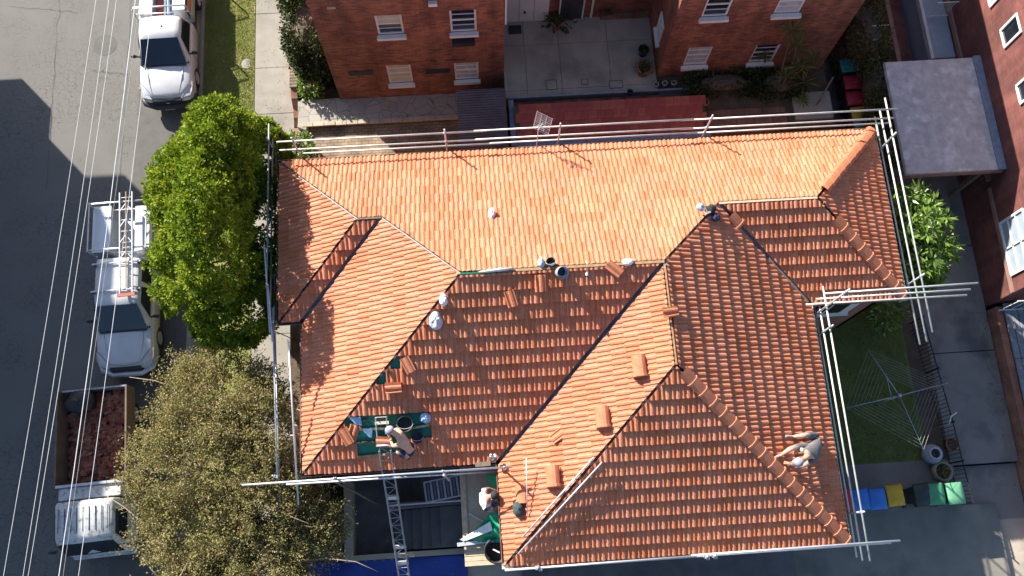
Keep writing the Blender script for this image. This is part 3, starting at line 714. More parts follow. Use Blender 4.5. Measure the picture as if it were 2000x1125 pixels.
# red tiled lean-to
gr = thing('garage', 'narrow lean-to roof of flat dark red tiles with grey gutter', 'garage', (10.2, 2.4, .98))
MB().box((7.0, 1.75, .5), (13.4, 3.45, 1.88)).build('wall', 'brick_dark_xz', gr)
ta = tb_ = None
for r in range(4):
    for c in range(23):
        x = 7.05 + c * .275; y = 1.93 + r * .28; z = 2.10 + r * .075
        mb = MB().hexa([(0, 0, 0), (.268, 0, 0), (.268, .31, .075), (0, .31, .075)], [(0, 0, .025), (.268, 0, .025), (.268, .31, .093), (0, .31, .093)]) if ta is None else None
        if ta is None:
            o1 = mb.build('red_tile', 'red_tile', gr, world=False); ta = o1.data; tb_ = ta.copy(); tb_.materials[0] = MATS['red_tile_b']; o = o1
        else:
            o = bpy.data.objects.new('red_tile', ta if random.random() < .65 else tb_); COL.objects.link(o); o.parent = gr
        o.location = Vector((x + (.13 if r % 2 else 0), y, z)) - gr.location
MB().hexa([(7.0, 1.90, 1.9), (13.45, 1.90, 1.9), (13.45, 3.05, 1.9), (7.0, 3.05, 1.9)], [(7.0, 1.92, 2.09), (13.45, 1.92, 2.09), (13.45, 3.05, 2.38), (7.0, 3.05, 2.38)]).build('roof_base', 'gutter_dark', gr)
MB().box((6.9, 1.70, 1.98), (13.6, 1.91, 2.08)).build('gutter', 'flash_blue', gr)
MB().box((6.86, 1.72, 1.9), (7.03, 3.4, 2.2)).build('flashing', 'flash_blue', gr)
# boundary wall at the footpath
bwl = thing('boundary_wall', 'low brick wall with rounded top end between footpath and flats garden', 'wall', (-.62, 5.4, .1))
prof = [(3.75, .35), (4.0, .55), (4.3, .62), (4.55, .95), (4.9, 1.05), (7.2, 1.05), (14, 1.1)]
mb = MB(); n = len(prof)
mb.add([(-.72, y, 0) for y, z in prof] + [(-.50, y, 0) for y, z in prof] + [(-.50, y, z) for y, z in prof] + [(-.72, y, z) for y, z in prof],
       [(2 * n + k, 3 * n + k, 3 * n + k + 1, 2 * n + k + 1) for k in range(n - 1)] + [(3 * n + k, k, k + 1, 3 * n + k + 1) for k in range(n - 1)] + [(n + k, 2 * n + k, 2 * n + k + 1, n + k + 1) for k in range(n - 1)] + [(0, 3 * n, 2 * n, n)])
mb.build('wall', 'brick_house_yz', bwl)
y = 4.9
while y < 9.5:
    MB().box((-.75, y, 1.05), (-.47, y + .105, 1.12)).build('coping_brick', 'paver', bwl, bevel=.008); y += .118
tag(MB().hexa([(-.52, 3.45, .1), (-.2, 3.30, .1), (-.15, 3.5, .1), (-.50, 3.62, .1)], [(-.52, 3.45, .9), (-.2, 3.30, .92), (-.15, 3.5, .92), (-.50, 3.62, .9)]).build('stone_block', 'concrete', bevel=.04), 'rough pale stone block at the corner of the driveway terrace', 'stone')
# ---- brick building along the right edge
eb = thing('brick_building', 'tall maroon brick building with white framed windows along the right edge', 'building', (24, -2, .6))
XE = 22.35
wallbox(XE, -4.45, XE + .3, 14, .3, 8.5, 'brick_maroon_yz', eb); wallbox(XE + .3, -4.45, 30, -4.15, .3, 8.5, 'brick_maroon_xz', eb)
MB().box((XE - .1, -4.6, 8.5), (30, 14, 8.75)).build('roof', 'concrete_dull', eb)
MB().box((XE - .07, -.66, 2.55), (XE, 14, 2.72)).build('string_course', 'render_band', eb); MB().box((XE - .06, -4.45, 2.5), (XE, -.9, 2.64)).build('string_course', 'render_band', eb)
def ewin(u0, v0, u1, v1, hgt, kind, name='window'):
    a, b = ax(u0, v0, XE), ax(u1, v1, XE); y0, y1 = sorted((a.y, b.y)); z0 = (a.z + b.z) / 2
    wn = MB().box((XE - .012, y0, z0), (XE + .05, y1, z0 + hgt)).build(name, kind, eb); t = .05
    for (a0, a1, b0, b1) in ((y0 - .02, y0 + t, z0, z0 + hgt), (y1 - t, y1 + .02, z0, z0 + hgt), (y0 + t, y1 - t, z0 - .02, z0 + t), (y0 + t, y1 - t, z0 + hgt - t, z0 + hgt)):
        MB().box((XE - .06, a0, b0), (XE - .013, a1, b1)).build('frame', 'white_paint', wn)
    return wn, y0, y1, z0
ewin(1955, 60, 1965, 93, .95, 'glass_dark'); ewin(1986, 168, 1996, 203, .95, 'glass_dark'); ewin(1930, -10, 1936, 14, .9, 'blue_grey_paint')
wn, y0, y1, z0 = ewin(1953, 437, 1978, 538, 1.35, 'blue_grey_paint', 'shutter_door')
for k in (.33, .66): MB().box((XE - .05, y0 + .05, z0 + 1.35 * k - .02), (XE - .014, y1 - .05, z0 + 1.35 * k + .02)).build('panel_rail', 'white_trim', wn)
MB().box((XE - .05, (y0 + y1) / 2 - .03, z0 + .05), (XE - .014, (y0 + y1) / 2 + .03, z0 + 1.3)).build('panel_stile', 'white_trim', wn)
# entry landing with stairs and railing, right top
el = thing('entry_landing', 'raised grey entry landing with steps and white railing beside the brick building', 'landing', (21.7, 4.5, 1.0))
MB().box((21.55, 4.05, 1.0), (22.33, 9.0, 2.35)).build('platform', 'blue_grey_paint', el)
MB().box((21.45, 4.0, 2.2), (21.55, 9.0, 2.42)).build('kerb_edge', 'white_trim', el)
for k in range(5): MB().box((21.5, 3.45 + k * .13, 1.0), (22.25, 3.45 + (k + 1) * .13 - .005, 1.45 + k * .17)).build('step', 'concrete', el)
MB().box((20.6, 3.3, .95), (20.75, 9, 1.75)).build('garden_wall', 'render_band', el)
MB().box((20.76, 3.32, .9), (21.45, 9, 1.25)).build('planter_bed', 'brick_maroon_yz', el)
for k in range(8): MB().tube([(21.6 + k * .085, 5.6, 2.36), (21.6 + k * .085, 5.6, 3.3)], .012, 6).build('baluster', 'white_trim', el)
for zz in (2.5, 3.3): MB().tube([(21.55, 5.6, zz), (22.3, 5.6, zz)], .022, 6).build('rail', 'white_trim', el)
sf_ = thing('gate', 'small white slatted metal gate at the top of the back lane', 'gate', (19.9, 5.6, 1.0))
g0, g1 = az(1776, 33, 1.3), az(1812, 5, 1.3)
for k in range(9):
    a = Vector((19.3 + k * .13, 5.6, 1.05)); MB().tube([a, a + Vector((0, 0, 1.0))], .014, 6).build('slat', 'white_trim', sf_)
for zz in (1.1, 2.05): MB().tube([(19.25, 5.6, zz), (20.4, 5.6, zz)], .022, 6).build('rail', 'white_trim', sf_)
# concrete carport
cp = thing('carport', 'carport with stained flat concrete slab roof against the brick building', 'carport', (20.9, 1.3, 1.0))
MB().box((19.18, -.68, 3.45), (22.34, 3.30, 3.62)).build('slab_roof', 'concrete_slab_roof', cp, bevel=.02)
MB().box((19.16, -.72, 3.40), (22.30, -.69, 3.60)).build('edge_fascia', 'render_band', cp)
MB().box((22.10, -.70, 3.624), (22.34, 3.32, 3.70)).build('flashing', 'flash_blue', cp)
for (x, y) in ((19.35, -.5), (21.95, -.45), (19.35, 3.1)): MB().box((x - .07, y - .07, .84), (x + .07, y + .07, 3.45)).build('post', 'timber_grey', cp)
tag(MB().box((20.75, -1.05, .86), (21.3, -.55, 1.45)).build('cooler_box', 'steel_dark', bevel=.02), 'dark box with pale frame standing under the carport edge', 'box')
# brick garden wall and grey awning on the right side
rb = thing('garden_planter', 'raised garden bed behind a low brick wall with weathered grey timber capping', 'planter', (22.9, -7.8, .6))
MB().box((22.38, -12.0, .3), (22.6, -4.6, 1.35)).build('wall', 'brick_house_yz', rb)
MB().box((22.6, -12.0, .3), (26, -4.6, 1.2)).build('soil', 'soil', rb)
for i in range(4):
    for k in range(4): MB().box((22.62 + i * .2, -11.9 + k * 1.85, 1.36 + i * .02), (22.62 + i * .2 + .185, -11.9 + (k + 1) * 1.85 - .02, 1.44 + i * .02 + random.uniform(0, .012))).build('plank', 'timber_weathered', rb, bevel=.008)
br = thing('balcony_rail', 'white metal railing at the corner of the maroon brick building', 'railing', (23.2, -4.75, 1.2))
for k in range(7): MB().tube([(22.45 + k * .3, -4.75, 1.2), (22.45 + k * .3, -4.75, 2.6)], .016, 6).build('baluster', 'white_trim', br)
for z in (1.5, 2.6): MB().tube([(22.4, -4.75, z), (24.5, -4.75, z)], .025, 8).build('rail', 'white_trim', br)

# ---- house across the street (out of the frame to the west); its roofline throws the big shadow on the road
wh = thing('neighbour_house', 'two storey rendered house across the street, roof eaves stepping down', 'house', (-20, -3, 0))
MB().box((-25, -19, 0), (-15.0, 10.1, 6.1)).build('wall', 'concrete_warm', wh); MB().box((-25, -19, 6.1), (-15.1, 9.6, 6.9)).build('upper_wall', 'concrete_warm', wh)
MB().box((-24, 10.1, 3.5), (-15, 11.27, 4.45)).build('porch_roof', 'red_tile', wh)
MB().box((-25.5, -19.6, 6.66), (-15.0, 11.62, 7.42)).build('eaves', 'red_tile', wh)
MB().hexa([(-25.5, -19.6, 7.42), (-15, -19.6, 7.42), (-15, 11.4, 7.42), (-25.5, 11.4, 7.42)], [(-22, -16, 9.5), (-15.7, -16, 9.5), (-15.7, 9.2, 9.5), (-22, 9.2, 9.5)]).build('roof', 'red_tile', wh)

# ================================================================ VEHICLES (front points to -y)
def loft(mb, sts):
    """sts: list of rings of equal length"""
    n = len(sts[0]); o = len(mb.v)
    for r in sts: mb.v += [Vector(p) for p in r]
    for i in range(len(sts) - 1):
        for k in range(n - 1): mb.f.append((o + i * n + k, o + i * n + k + 1, o + (i + 1) * n + k + 1, o + (i + 1) * n + k))
    mb.f.append(tuple(o + k for k in range(n - 1, -1, -1))); mb.f.append(tuple(o + (len(sts) - 1) * n + k for k in range(n)))
def ring(y, w, zt, zb=.32, sh=.16, crown=.03):
    half = [(w * .96, zb), (w, zb + .25), (w, zt - sh), (w * .965, zt - sh * .45), (w * .90, zt - sh * .18), (w * .70, zt), (w * .35, zt + crown * .8), (0, zt + crown)]
    return [(x, y, z) for x, z in half] + [(-x, y, z) for x, z in half[-2::-1]]
def wheel(parent, x, y, r=.37, w=.25):
    sg = 1 if x > 0 else -1
    t = MB().lathe([(r * .62, -w / 2), (r * .93, -w / 2), (r, -w / 2 + .03), (r, w / 2 - .03), (r * .93, w / 2), (r * .62, w / 2)], (x, y, r), 24, (1, 0, 0)).build('wheel', 'rubber', parent, smooth=True)
    MB().lathe([(0, .02), (r * .2, .03), (r * .55, .0), (r * .64, .03), (r * .64, -.05)], (x + sg * (w / 2 - .04), y, r), 16, (sg, 0, 0)).build('rim', 'steel', t)
def make_ute(label, name, dual, loc, rot, group):
    t = thing(name, label, 'ute', (0, 0, 0), 0, group)
    cb = .95 if dual else .25                 # rear of the cab
    mb = MB(); loft(mb, [ring(-2.66, .66, .70, .40), ring(-2.60, .78, .80, .36), ring(-2.44, .875, .90), ring(-2.15, .915, .98), ring(-1.8, .925, 1.04), ring(-1.42, .925, 1.08), ring(-1.2, .925, 1.08, crown=.0), ring(cb - .05, .925, 1.08, crown=0.), ring(cb, .91, 1.06, crown=0.)])
    mb.build('body', 'car_white', t, smooth=True)
    # bonnet creases
    for sx in (-1, 1):
        MB().tube([(sx * .64, -1.5, 1.075), (sx * .58, -1.95, 1.03), (sx * .47, -2.46, .895)], [.022, .024, .014], 6).build('bonnet_crease', 'car_white', t, smooth=True)
    zr_ = 1.76
    ws0, ws1 = -1.42, -.70                     # windscreen foot and top
    def cabring(y, wb, wt, zt): return [(wb, y, 1.04), (wb * .985, y, 1.1), (wt + .06, y, zt - .09), (wt, y, zt - .03), (wt * .75, y, zt), (0, y, zt + .02), (-wt * .75, y, zt), (-wt, y, zt - .03), (-wt - .06, y, zt - .09), (-wb * .985, y, 1.1), (-wb, y, 1.04)]
    mb = MB(); loft(mb, [cabring(ws0, .84, .80, 1.10), cabring(ws1, .86, .66, zr_ - .02), cabring(ws1 + .25, .86, .67, zr_ + .01), cabring(cb - .35, .86, .67, zr_), cabring(cb - .12, .86, .66, zr_ - .04), cabring(cb, .85, .76, 1.15)])
    mb.build('cab', 'car_white', t, smooth=True)
    # windscreen, slightly proud of the cab
    MB().add([(-.77, ws0 - .035, 1.13), (.77, ws0 - .035, 1.13), (.64, ws1 - .075, zr_ - .02), (-.64, ws1 - .075, zr_ - .02)], [(0, 1, 2, 3)]).build('windscreen', 'glass_car', t, solid=.012)
    MB().beam((-.76, ws0 - .05, 1.10), (.76, ws0 - .05, 1.10), .09, .03).build('cowl', 'black_plastic', t)
    for sx in (-.3, .25): MB().beam((sx, ws0 - .04, 1.125), (sx - .42, ws0 - .0, 1.145), .02, .015).build('wiper', 'black_plastic', t)
    for sx in (-1, 1):
        segs = ((-1.1, cb - .12),) if not dual else ((-1.1, -.1), (0, cb - .12))
        for a, b in segs: MB().add([(sx * .868, a, 1.13), (sx * .868, b, 1.13), (sx * .745, b - .1, zr_ - .13), (sx * .745, max(a, -.72), zr_ - .13)], [(0, 1, 2, 3)]).build('side_window', 'glass_car', t, solid=.01)
        mi = MB().blob((sx * 1.06, -1.08, 1.16), (.12, .055, .085), 10, 6).build('mirror', 'black_plastic', t, smooth=True); MB().beam((sx * .86, -1.08, 1.1), (sx * 1.0, -1.08, 1.14), .04, .04).build('mirror_arm', 'black_plastic', mi)
        hl = MB().hexa([(sx * .84, -2.56, .62), (sx * .92, -2.40, .64), (sx * .945, -2.10, .80), (sx * .52, -2.66, .66)], [(sx * .83, -2.54, .83), (sx * .905, -2.36, .885), (sx * .93, -2.05, .945), (sx * .50, -2.64, .835)]).build('headlight', 'lamp_lens', t)
        MB().blob((sx * .925, -2.22, .90), (.02, .07, .025), 8, 6).build('indicator', 'orange_lens', hl)
    MB().hexa([(-.50, -2.74, .50), (.50, -2.74, .50), (.52, -2.60, .50), (-.52, -2.60, .50)], [(-.50, -2.71, .80), (.50, -2.71, .80), (.50, -2.60, .835), (-.50, -2.60, .835)]).build('grille', 'black_plastic', t)
    MB().blob((0, -2.735, .68), (.07, .012, .05), 12, 6).build('badge', 'steel', t)
    if dual: MB().tube([(-.90, -2.35, .60), (-.80, -2.62, .62), (-.45, -2.80, .62), (.45, -2.80, .62), (.80, -2.62, .62), (.90, -2.35, .60)], .09, 10).build('bull_bar', 'steel', t, smooth=True)
    else: MB().tube([(-.92, -2.35, .50), (-.82, -2.60, .50), (-.45, -2.76, .50), (.45, -2.76, .50), (.82, -2.60, .50), (.92, -2.35, .50)], .12, 10).build('bumper', 'black_plastic', t, smooth=True)
    for k in range(3): MB().beam((-.46, -2.745 + k * .006, .57 + k * .08), (.46, -2.745 + k * .006, .57 + k * .08), .02, .018).build('grille_bar', 'steel_dark', t)
    MB().tube([(-.84, -2.08, .985), (-.5, -2.5, .905), (0, -2.58, .895), (.5, -2.5, .905), (.84, -2.08, .985)], .007, 5).build('bonnet_gap', 'black_plastic', t)
    for sx in (-1, 1):
        for yy_ in ((-1.0, .2) if not dual else (-1.0, -.05, .9)): MB().beam((sx * .93, yy_, .45), (sx * .93, yy_, 1.06), .008, .008).build('door_gap', 'black_plastic', t)
    MB().box((-.18, -2.86, .42), (.18, -2.845, .54)).build('number_plate', 'white_paint', t)
    for x, y in ((-.80, -1.62), (.80, -1.62), (-.80, 1.62), (.80, 1.62)): wheel(t, x, y)
    MB().box((-.35, cb, .45), (.35, 2.4, .75)).build('chassis', 'black_plastic', t)
    # tray with drop sides
    y0 = cb + .10; y1 = 2.75 if dual else 3.0
    MB().box((-.92, y0, .86), (.92, y1, .92)).build('tray_floor', 'steel_dull', t)
    for sx in (-1, 1): MB().box((sx * .92 - .02, y0, .86), (sx * .92 + .02, y1, 1.16)).build('drop_side', 'steel', t)
    MB().box((-.92, y1 - .03, .86), (.92, y1, 1.16)).build('tailgate', 'steel', t)
    hb = MB()
    hb.tube([(-.95, y0 + .04, .92), (-.95, y0 + .04, 1.78), (-.86, y0 + .04, 1.90), (.86, y0 + .04, 1.90), (.95, y0 + .04, 1.78), (.95, y0 + .04, .92)], .03, 8)
    hb.tube([(-.93, y0 + .04, 1.5), (.93, y0 + .04, 1.5)], .02, 6)
    hb.build('rack_hoop', 'steel', t, smooth=True)
    MB().tube([(-.95, y1 - .05, .92), (-.95, y1 - .05, 1.78), (-.86, y1 - .05, 1.90), (.86, y1 - .05, 1.90), (.95, y1 - .05, 1.78), (.95, y1 - .05, .92)], .03, 8).build('rack_hoop', 'steel', t, smooth=True)
    if dual:
        MB().tube([(.93, y0, 1.88), (.93, y1, 1.88)], .025, 6).build('rack_rail', 'steel', t); MB().tube([(-.93, y0, 1.88), (-.93, y1, 1.88)], .025, 6).build('rack_rail', 'steel', t)
        tb = MB().box((-.90, y0 + .06, .92), (-.34, y1 - .05, 1.55)).build('tool_box', 'alloy_box', t, bevel=.02); MB().box((-.92, y0 + .05, 1.55), (-.32, y1 - .04, 1.60)).build('lid', 'alloy_box', tb, bevel=.01)
        MB().box((.40, y0 + .06, .92), (.90, y1 - .05, 1.45)).build('tool_box', 'alloy_box', t, bevel=.02)
        for yy_ in (-.30, .62):
            MB().tube([(-.78, yy_, 1.84), (.78, yy_, 1.84)], .03, 6).build('roof_bar', 'steel', t)
            for sx in (-.7, .7): MB().box((sx - .03, yy_ - .05, 1.73), (sx + .03, yy_ + .05, 1.84)).build('bar_foot', 'black_plastic', t)
    else:
        tb = MB().box((-.88, y0 + .12, .92), (-.42, y1 - .1, 1.35)).build('tool_box', 'alloy_box', t, bevel=.02)
        MB().box((.35, y0 + .12, .92), (.80, y0 + 1.2, 1.50)).build('tool_box', 'steel_dull', t, bevel=.02)
        MB().tube([(.05, y0 + .3, 1.0), (-.02, y1 - .2, 1.1)], .05, 8).build('pipe', 'bag_blue', t); MB().tube([(-.08, y0 + .3, 1.0), (-.12, y1 - .2, 1.1)], .04, 8).build('pipe', 'white_paint', t)
        MB().box((-.36, y0 + .2, .93), (-.12, y1 - .5, 1.0)).build('cargo_box', 'red_tile', t); MB().box((.84, y0 + .3, .93), (.89, y1 - .5, 1.4)).build('red_panel', 'orange_lens', t)
    MB().tube([(.1, -.35 if not dual else -.5, zr_ + .01), (.1, -.29 if not dual else -.44, zr_ + .05)], [.03, .008], 6).build('aerial', 'black_plastic', t)
    t.location = loc; t.rotation_euler = (0, 0, rot); return t
make_ute('clean white single cab ute with tray and hoop rack in the sun', 'parked_ute', False, (-5.16, 7.50, .0), math.radians(.8), 'utes parked along the kerb')
make_ute('white dual cab ute with roof bars and silver toolboxes, in shade', 'parked_ute', True, (-6.12, -2.10, .0), math.radians(1.2), 'utes parked along the kerb')
# ladders on the second ute
ld = thing('ladder', 'aluminium extension ladder lying on the roof rack of the shaded ute', 'ladder', (-5.80, -1.0, 1.93), math.radians(3))
for sx in (-.2, .2):
    MB().beam((sx, -1.6, .03), (sx, 1.9, .03), .03, .07).build('stile', 'steel', ld, world=False)
for k in range(9):
    MB().tube([(-.2, -1.4 + k * .39, .03), (.2, -1.4 + k * .39, .03)], .016, 6).build('rung', 'steel', ld, world=False)
for k in range(4):
    MB().beam((-.19, -.4 + k * .55, .06), (0.0, -.15 + k * .55, .06), .025, .02).build('brace', 'steel', ld, world=False); MB().beam((.19, -.4 + k * .55, .06), (0.0, -.15 + k * .55, .06), .025, .02).build('brace', 'steel', ld, world=False)
MB().beam((-.28, -1.62, .05), (.28, -1.62, .05), .10, .05).build('red_flag', 'red_tile_b', ld, world=False)
MB().beam((.02, -1.4, .09), (.02, 1.9, .09), .03, .03).build('pole', 'timber', ld, world=False)
# tip truck
tr = thing('tip_truck', 'old white cab-over tip truck with its tray full of broken roof tiles', 'truck', (0, 0, 0))
mb = MB()
def tcab(y, w_, z0, z1): return [(w_ * .98, y, z0), (w_, y, z0 + .3), (w_, y, (z0 + z1) / 2), (w_ * .90, y, z1 - .10), (w_ * .82, y, z1 - .02), (0, y, z1 + .02), (-w_ * .82, y, z1 - .02), (-w_ * .90, y, z1 - .10), (-w_, y, (z0 + z1) / 2), (-w_, y, z0 + .3), (-w_ * .98, y, z0)]
loft(mb, [tcab(-2.66, .86, .5, 1.15), tcab(-2.62, .92, .45, 1.25), tcab(-2.30, .95, .45, 2.02), tcab(-2.12, .96, .45, 2.12), tcab(-1.2, .96, .45, 2.14), tcab(-1.1, .94, .5, 2.08)])
mb.build('cab', 'truck_white', tr, smooth=True)
for k in range(9): MB().beam((-.72 + k * .18, -2.0, 2.145), (-.72 + k * .18, -1.3, 2.155), .014, .016).build('roof_groove', 'black_plastic', tr)
MB().add([(-.86, -2.635, 1.22), (.86, -2.635, 1.22), (.80, -2.34, 1.97), (-.80, -2.34, 1.97)], [(0, 1, 2, 3)]).build('windscreen', 'glass_car', tr, solid=.012)
for sx in (-1, 1):
    MB().add([(sx * .972, -2.35, 1.3), (sx * .972, -1.45, 1.3), (sx * .90, -1.45, 1.98), (sx * .90, -2.15, 1.98)], [(0, 1, 2, 3)]).build('side_window', 'glass_car', tr, solid=.01)
    mi = MB().box((sx * 1.16 - .06, -2.52, 1.35), (sx * 1.16 + .06, -2.46, 1.65)).build('mirror', 'black_plastic', tr); MB().beam((sx * .95, -2.45, 1.6), (sx * 1.14, -2.49, 1.6), .03, .03).build('mirror_arm', 'black_plastic', mi)
    MB().box((sx * .65 - .15, -2.70, .62), (sx * .65 + .15, -2.655, .80)).build('headlight', 'lamp_lens', tr)
MB().beam((-.35, -2.64, 1.24), (.35, -2.62, 1.29), .03, .02).build('wiper', 'black_plastic', tr)
MB().box((-.95, -2.74, .36), (.95, -2.62, .56)).build('bumper', 'truck_white', tr, bevel=.03)
MB().box((-.93, -1.02, .85), (.93, -.66, 1.72)).build('headboard', 'truck_white', tr, bevel=.02)
MB().beam((-1.0, -.60, 1.76), (1.0, -.60, 1.76), .08, .06).build('hoist_bar', 'steel', tr)
MB().box((-.35, -1.1, .45), (.35, 2.3, .8)).build('chassis', 'black_plastic', tr)
MB().box((-1.0, -.62, .82), (1.0, 2.35, .90)).build('tray_floor', 'rust_side', tr)
for sx in (-1, 1):
    MB().hexa([(sx * .98, -.62, .9), (sx * 1.02, -.62, .9), (sx * 1.02, 2.35, .9), (sx * .98, 2.35, .9)], [(sx * 1.03, -.62, 1.72), (sx * 1.08, -.62, 1.72), (sx * 1.08, 2.35, 1.72), (sx * 1.03, 2.35, 1.72)]).build('tray_side', 'rust_side', tr)
MB().box((-1.0, 2.34, .9), (1.0, 2.39, 1.5)).build('tailgate', 'steel_dull', tr); MB().box((-1.0, -.64, .9), (1.0, -.60, 1.6)).build('tray_front', 'rust_side', tr)
for x, y in ((-.78, -1.9), (.78, -1.9), (-.74, 1.6), (.74, 1.6)): wheel(tr, x, y, .40, .28)
TRL = Vector((-6.63, -7.85, 0)); tr.location = TRL; tr.rotation_euler = (0, 0, math.radians(2.5))
# broken tiles in the tray
rb = MB()
for k in range(420):
    x = random.uniform(-.85, .85); y = random.uniform(-.45, 2.2); hmp = .98 + .20 * math.cos(x * 1.5) * (1 - ((y - 1.1) / 2.4) ** 2) + random.uniform(-.05, .06)
    M = Matrix.Translation((x, y, hmp)) @ Matrix.Rotation(random.uniform(0, 6.3), 4, 'Z') @ Matrix.Rotation(random.gauss(0, .45), 4, 'X') @ Matrix.Rotation(random.gauss(0, .45), 4, 'Y')
    a, b = random.uniform(.06, .13), random.uniform(.08, .2); pts = [(-a, -b), (a * random.uniform(.4, 1), -b), (a, b * random.uniform(.2, 1)), (-a * random.uniform(.5, 1), b)]
    rb.hexa([M @ Vector((*p, -.012)) for p in pts], [M @ Vector((*p, .012)) for p in pts])
for k in range(1): rb.box((-.9, -.55, .91), (.9, 2.3, 1.02))
o = rb.build('tile_rubble', 'rubble'); o.location = TRL; o.rotation_euler = (0, 0, math.radians(2.5)); tag(stuff(o), 'heap of broken red roof tiles filling the truck tray', 'rubble')
bt = MB().blob((0, 0, 0), (.48, .36, .16), 16, 8, .16, 3).build('folded_tarp', 'black_plastic', smooth=True); bt.location = (-7.15, -5.9, 1.5)
tag(bt, 'crumpled black tarpaulin at the back corner of the truck tray', 'tarpaulin')

# ================================================================ SCAFFOLD GUARDRAILS
def coupler(parent, p, s=.075):
    MB().box((p.x - s / 2, p.y - s / 2, p.z - s / 2), (p.x + s / 2, p.y + s / 2, p.z + s / 2)).build('coupler', 'steel_dull', parent, bevel=.012)
def guardrail(label, plane, val, rails, posts, mat='rail_cream', r=.026, low=4.9, splice=True):
    on = (lambda q: ax(*q, val)) if plane == 'x' else (lambda q: ay(*q, val))
    first = [(on(a), on(b)) for a, b in rails]
    t = thing('scaffold_guardrail', label, 'guardrail', ((first[0][0] + first[0][1]) / 2).to_tuple(), 0, 'guardrails around the roof edge')
    zs = []
    for k, (a, b) in enumerate(first):
        z = (a.z + b.z) / 2; zs.append(z); a = Vector((a.x, a.y, a.z * .35 + z * .65)); b = Vector((b.x, b.y, b.z * .35 + z * .65))
        L = (b - a).length; n = max(1, round(L / 5.8))
        for i in range(n):
            p0 = a.lerp(b, max(0, i / n - (.02 if i else 0))); p1 = a.lerp(b, min(1, (i + 1) / n)); jog = Vector((0, 0, .03 * (i % 2)))
            MB().tube([p0 + jog, p1 + jog], r, 8).build('rail', mat, t, smooth=True)
    for q in posts:
        b = on(q); b.z = 0; zt = max(zs) + .22
        MB().tube([(b.x, b.y, low), (b.x, b.y, zt)], .026, 8).build('post', 'steel', t, smooth=True)
        for z in zs: coupler(t, Vector((b.x, b.y, z)))
    return t
guardrail('long three rail tube guardrail along the north eave of the tiled roof', 'y', .23,
          [((540, 277), (1752, 213)), ((545, 292), (1745, 232)), ((590, 297), (1735, 243))], [(577, 285), (872, 283), (1092, 262), (1380, 250)])
guardrail('three rail guardrail down the east edge of the north-east wing', 'x', X5 + .30,
          [((1727, 193), (1823, 648)), ((1716, 218), (1812.7, 665.5)), ((1707, 230), (1798.6, 672))], [(1735, 275), (1790, 545)])
guardrail('three rails crossing the small lawn at the wing\'s south eave', 'y', Y4 - .30,
          [((1607, 576), (1915, 550)), ((1594, 585), (1897, 564)), ((1575, 594), (1887, 577))], [(1650, 572)])
guardrail('three rail guardrail down the long east eave above the lawn', 'x', X4 + .34,
          [((1605, 561), (1702, 1096)), ((1593.5, 572), (1687.5, 1095)), ((1584, 574), (1676, 1089))], [(1620, 640), (1682, 1000)])
fr_ = thing('scaffold_guardrail', 'double tube guardrail along the front eave at the picture\'s bottom', 'guardrail', (10, -11.9, 6.0), 0, 'guardrails around the roof edge')
for (a, b, z_) in (((986, 1114), (1360, 1086), 6.15), ((1350, 1085), (1758, 1056), 6.18), ((1185, 1099), (1740, 1060), 5.85)):
    MB().tube([az(*a, z_), az(*b, z_)], .028, 8).build('rail', 'steel', fr_, smooth=True)
for (u, v) in ((1050, 1109), (1380, 1087), (1395, 1085)):
    q = az(u, v, 6.15); MB().tube([(q.x, q.y, 5.0), (q.x, q.y, 6.3)], .03, 8).build('post', 'steel', fr_, smooth=True); coupler(fr_, q, .11); coupler(fr_, q - Vector((-.08, .05, .25)), .09)
guardrail('double tube guardrail over the entrance stairs at the south-west eave', 'y', Y2 - .28,
          [((475, 948), (1000, 911)), ((555, 945), (985, 921))], [(648, 932), (865, 920), (985, 915)], 'steel')
guardrail('guardrail tubes standing off the south-west corner over the brown tree', 'x', -.32,
          [((526, 640), (557, 992)), ((523, 590), (551, 940))], [(551, 935)], 'steel')
guardrail('slanting pale tube running along the west eave', 'x', X2 - .22, [((543, 640), (600, 990))], [], 'steel')
guardrail('bundle of galvanised tubes along the north-west eave beside the green tree', 'x', -.42,
          [((527, 245), (519, 560)), ((534, 275), (526, 640)), ((540, 280), (534, 640))], [(530, 285), (522, 470)], 'steel_dull')
guardrail('short guardrail at the porch gutter beside the front wing', 'x', X3 - .2, [((984, 905), (992, 1118)), ((973, 915), (986, 1105))], [], 'steel')
# loose tubes lying along the west eave
for k, (a, b, lb) in enumerate((((516, 478), (527, 650), 'thin loose scaffold tube nearest the green tree'), ((523, 555), (532, 668), 'second loose scaffold tube lying against the rail bundle'), ((1028, 895), (1030, 1005), 'thin upright tube in front of the stacked ridge caps'))):
    p0, p1 = (az(*a, 5.9), az(*b, 5.75)) if k < 2 else (az(*a, 6.3), az(*b, 6.0))
    tag(MB().tube([p0, p1], .022 if k < 2 else .014, 8).build('loose_tube', 'steel', smooth=True), lb, 'tube')
# two tubes lying across the front wing's hip
fwt = FD['front_south']; fww = FD['front_west']
def onf(f, q, lift=0.):
    r = ray(*q); n = f.N; return CAM_P + r * (((f.o - CAM_P).dot(n) + lift) / r.dot(n))
tag(MB().tube([onf(fwt, (1012, 1082), .10), onf(fwt, (1176, 903), .14)], .022, 8).build('loose_tube', 'steel', smooth=True), 'pale tube lying right of the hip on the front roof slope', 'tube')
tag(MB().tube([onf(fww, (1020, 1050), .16), onf(fww, (1160, 893), .13)], .024, 8).build('loose_tube', 'steel', smooth=True), 'pale tube lying left of the hip on the lit front slope', 'tube')

